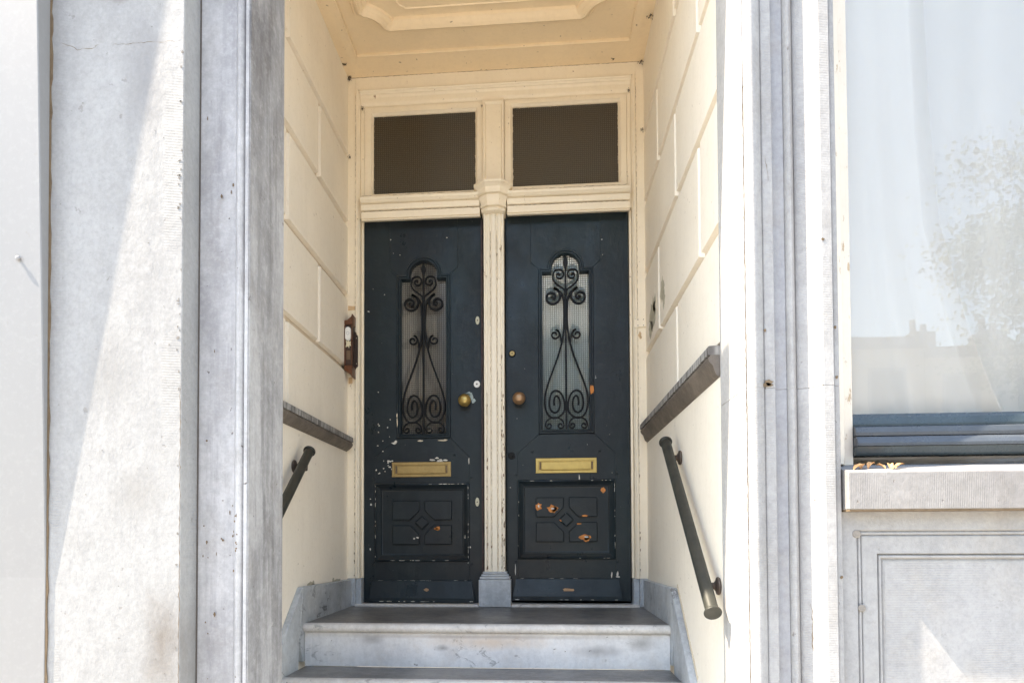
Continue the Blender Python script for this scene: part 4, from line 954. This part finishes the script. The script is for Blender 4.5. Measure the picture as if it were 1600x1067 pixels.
cob(-.073, .015, 3.105, .015, 'cobweb at the top left of the upper mullion')
cob(.833, .01, 3.150, .020, 'cobweb beside the top right corner of the right fanlight')
cob(-.905, -.02, 2.80, .020, 'dark cobweb on the left wall joint level with the fanlight')
cob(.905, -.04, 2.87, .024, 'dark cobweb on the right wall level with the fanlight')

# ---------------------------------------------------------------- dry leaves on the sill
def leaf(x, y, z, ln, rot, curl, lab):
    bm = N(); n = 7; Lf = []; Rf = []; Md = []
    for i in range(n + 1):
        t = i / n; w_ = ln * .26 * math.sin(math.pi * min(t * 1.05, 1)) ** .8 + .0003
        zz = curl * math.sin(t * 2.6); Md.append(bm.verts.new((t * ln, 0, zz))); Lf.append(bm.verts.new((t * ln, w_, zz + w_ * .7))); Rf.append(bm.verts.new((t * ln, -w_, zz + w_ * .5)))
    for i in range(n): bm.faces.new((Md[i], Md[i + 1], Lf[i + 1], Lf[i])); bm.faces.new((Rf[i], Rf[i + 1], Md[i + 1], Md[i]))
    bmesh.ops.transform(bm, matrix=Matrix.Translation((x, y, z)) @ Matrix.Rotation(rot, 4, 'Z') @ Matrix.Rotation(-.35, 4, 'Y'), verts=bm.verts)
    o = obj('dry_leaf', bm, m_leaf); sm = o.modifiers.new('thickness', 'SOLIDIFY'); sm.thickness = .0006
    o['label'] = lab; o['category'] = 'leaf'; o['group'] = 'dry leaves on the window sill'
for x, y, ln, rot, cu, lab in ((1.235, -2.062, .040, .2, .004, 'orange dry leaf in the far left corner of the sill'), (1.262, -2.050, .034, .9, .008, 'curled dry leaf second from the left on the sill'), (1.285, -2.046, .036, .5, .010, 'dry leaf tilted up, end of the left clump on the sill'),
        (1.335, -2.052, .034, 2.2, .006, 'dry leaf at the left of the second clump on the sill'), (1.350, -2.050, .030, 1.2, .010, 'upright dry leaf in the middle of the second clump'), (1.365, -2.048, .034, .2, .006, 'dry leaf at the right of the second clump on the sill'), (1.345, -2.068, .028, .4, .004, 'small flat dry leaf at the front of the second clump')):
    leaf(x, y, .613 + (y + 2.05) * .25 - .002, ln, rot, cu, lab)

# ---------------------------------------------------------------- street side seen only as reflections
m_brickwall = simple('pale_render', (.62, .56, .48), .9, 0, .25, 3, .1)
m_roof = simple('grey_roof_tiles', (.16, .15, .15), .8, 0, .3, 8, .2)
m_wglass = simple('dark_window_glass', (.05, .06, .07), .1, 0, .1, 3, 0)
def house(x0, x1, h, lab, chim):
    H = thing('row_house', lab, 'house', ((x0 + x1) / 2, -22, -1.22), 'houses on the other side of the street')
    bm = N(); box(bm, x0, x1, -30, -22, -1.24, h); obj('wall', bm, m_brickwall, H)
    bm = N(); box(bm, x0 - .0, x1 + .0, -22.001 - 8.2, -21.7, h + .002, h + .28); prism(bm, [(-30, h + .282), (-22, h + .282), (-24.5, h + 1.0), (-27.5, h + 1.0)], x0 + .05, x1 - .05, 'x'); rf = obj('roof', bm, m_roof, H)
    for cx in chim:
        bm = N(); box(bm, cx - .35, cx + .35, -25, -24.2, h + .5, h + 1.45, .02); tube(bm, (cx - .15, -24.6, h + 1.44), (cx - .15, -24.6, h + 1.9), .1, 10); tube(bm, (cx + .18, -24.6, h + 1.44), (cx + .18, -24.6, h + 1.75), .1, 10); obj('chimney', bm, m_roof, rf)
    for i in range(3):
        for j in range(3):
            wx = x0 + (x1 - x0) * (i + .5) / 3; wz = -.1 + j * (h - 0) / 3.1
            bm = N(); box(bm, wx - .55, wx + .55, -22.03, -21.95, wz, wz + 1.7, .01); wd = obj('window', bm, m_white, H)
            bm = N(); box(bm, wx - .46, wx + .46, -21.948, -21.94, wz + .1, wz + 1.6); obj('pane', bm, m_wglass, wd)
xs = [-14, -7.5, -1, 5.5, 12, 18.5, 25]; hs = [6.5, 7.2, 6.4, 6.2, 5.9, 6.1]
nm = ['far left', 'second from left', 'third from left', 'directly opposite the window', 'with two chimneys, seen in the window', 'farthest right']
for i in range(6): house(xs[i], xs[i + 1] - .02, hs[i], 'pale flat-fronted house across the street, ' + nm[i], [xs[i] + 1.2, xs[i] + 3.4] if i == 4 else [xs[i] + 3])
tr = thing('street_tree', 'leafy green street tree mirrored in the right window', 'tree', (11.6, -14, -1.25))
bm = N(); lathe(bm, [(0, .26), (1.5, .2), (4.5, .14), (8, .05)], (12.2, -14, -1.25), (0, 0, 1), 12)
rr = random.Random(8)
for i in range(14):
    a = rr.random() * 6.28; z = rr.uniform(2.2, 6.5); e = Vector((math.cos(a) * 2, math.sin(a) * 2, rr.uniform(.8, 1.8))); lathe(bm, [(0, .07), (e.length * 1.3, .02)], (12.2, -14, z), e, 7)
obj('trunk', bm, simple('bark', (.10, .08, .06), .9), tr)
bm = N(); cl = []
for i in range(150):
    d = Vector((rr.gauss(0, 1), rr.gauss(0, 1), rr.gauss(0, 1))).normalized() * rr.uniform(.45, 1)
    cl.append((Vector((12.5 + d.x * 3.7, -14 + d.y * 3, 6.1 + d.z * 4.6)), rr.uniform(.5, .95)))
for c, r in cl:
    for k in range(260):
        p = c + Vector((rr.gauss(0, 1), rr.gauss(0, 1), rr.gauss(0, .6))) * r * .6; n1 = Vector((rr.gauss(0, 1), rr.gauss(0, 1), rr.gauss(0, 1))).normalized(); n2 = n1.orthogonal().normalized(); s = rr.uniform(.035, .07)
        bm.faces.new([bm.verts.new(p + n1 * s), bm.verts.new(p + n2 * s * .6), bm.verts.new(p - n1 * s), bm.verts.new(p - n2 * s * .6)])
obj('crown', bm, simple('green_leaves', (.09, .12, .06), .6, 0, .5, 4, 0), tr)
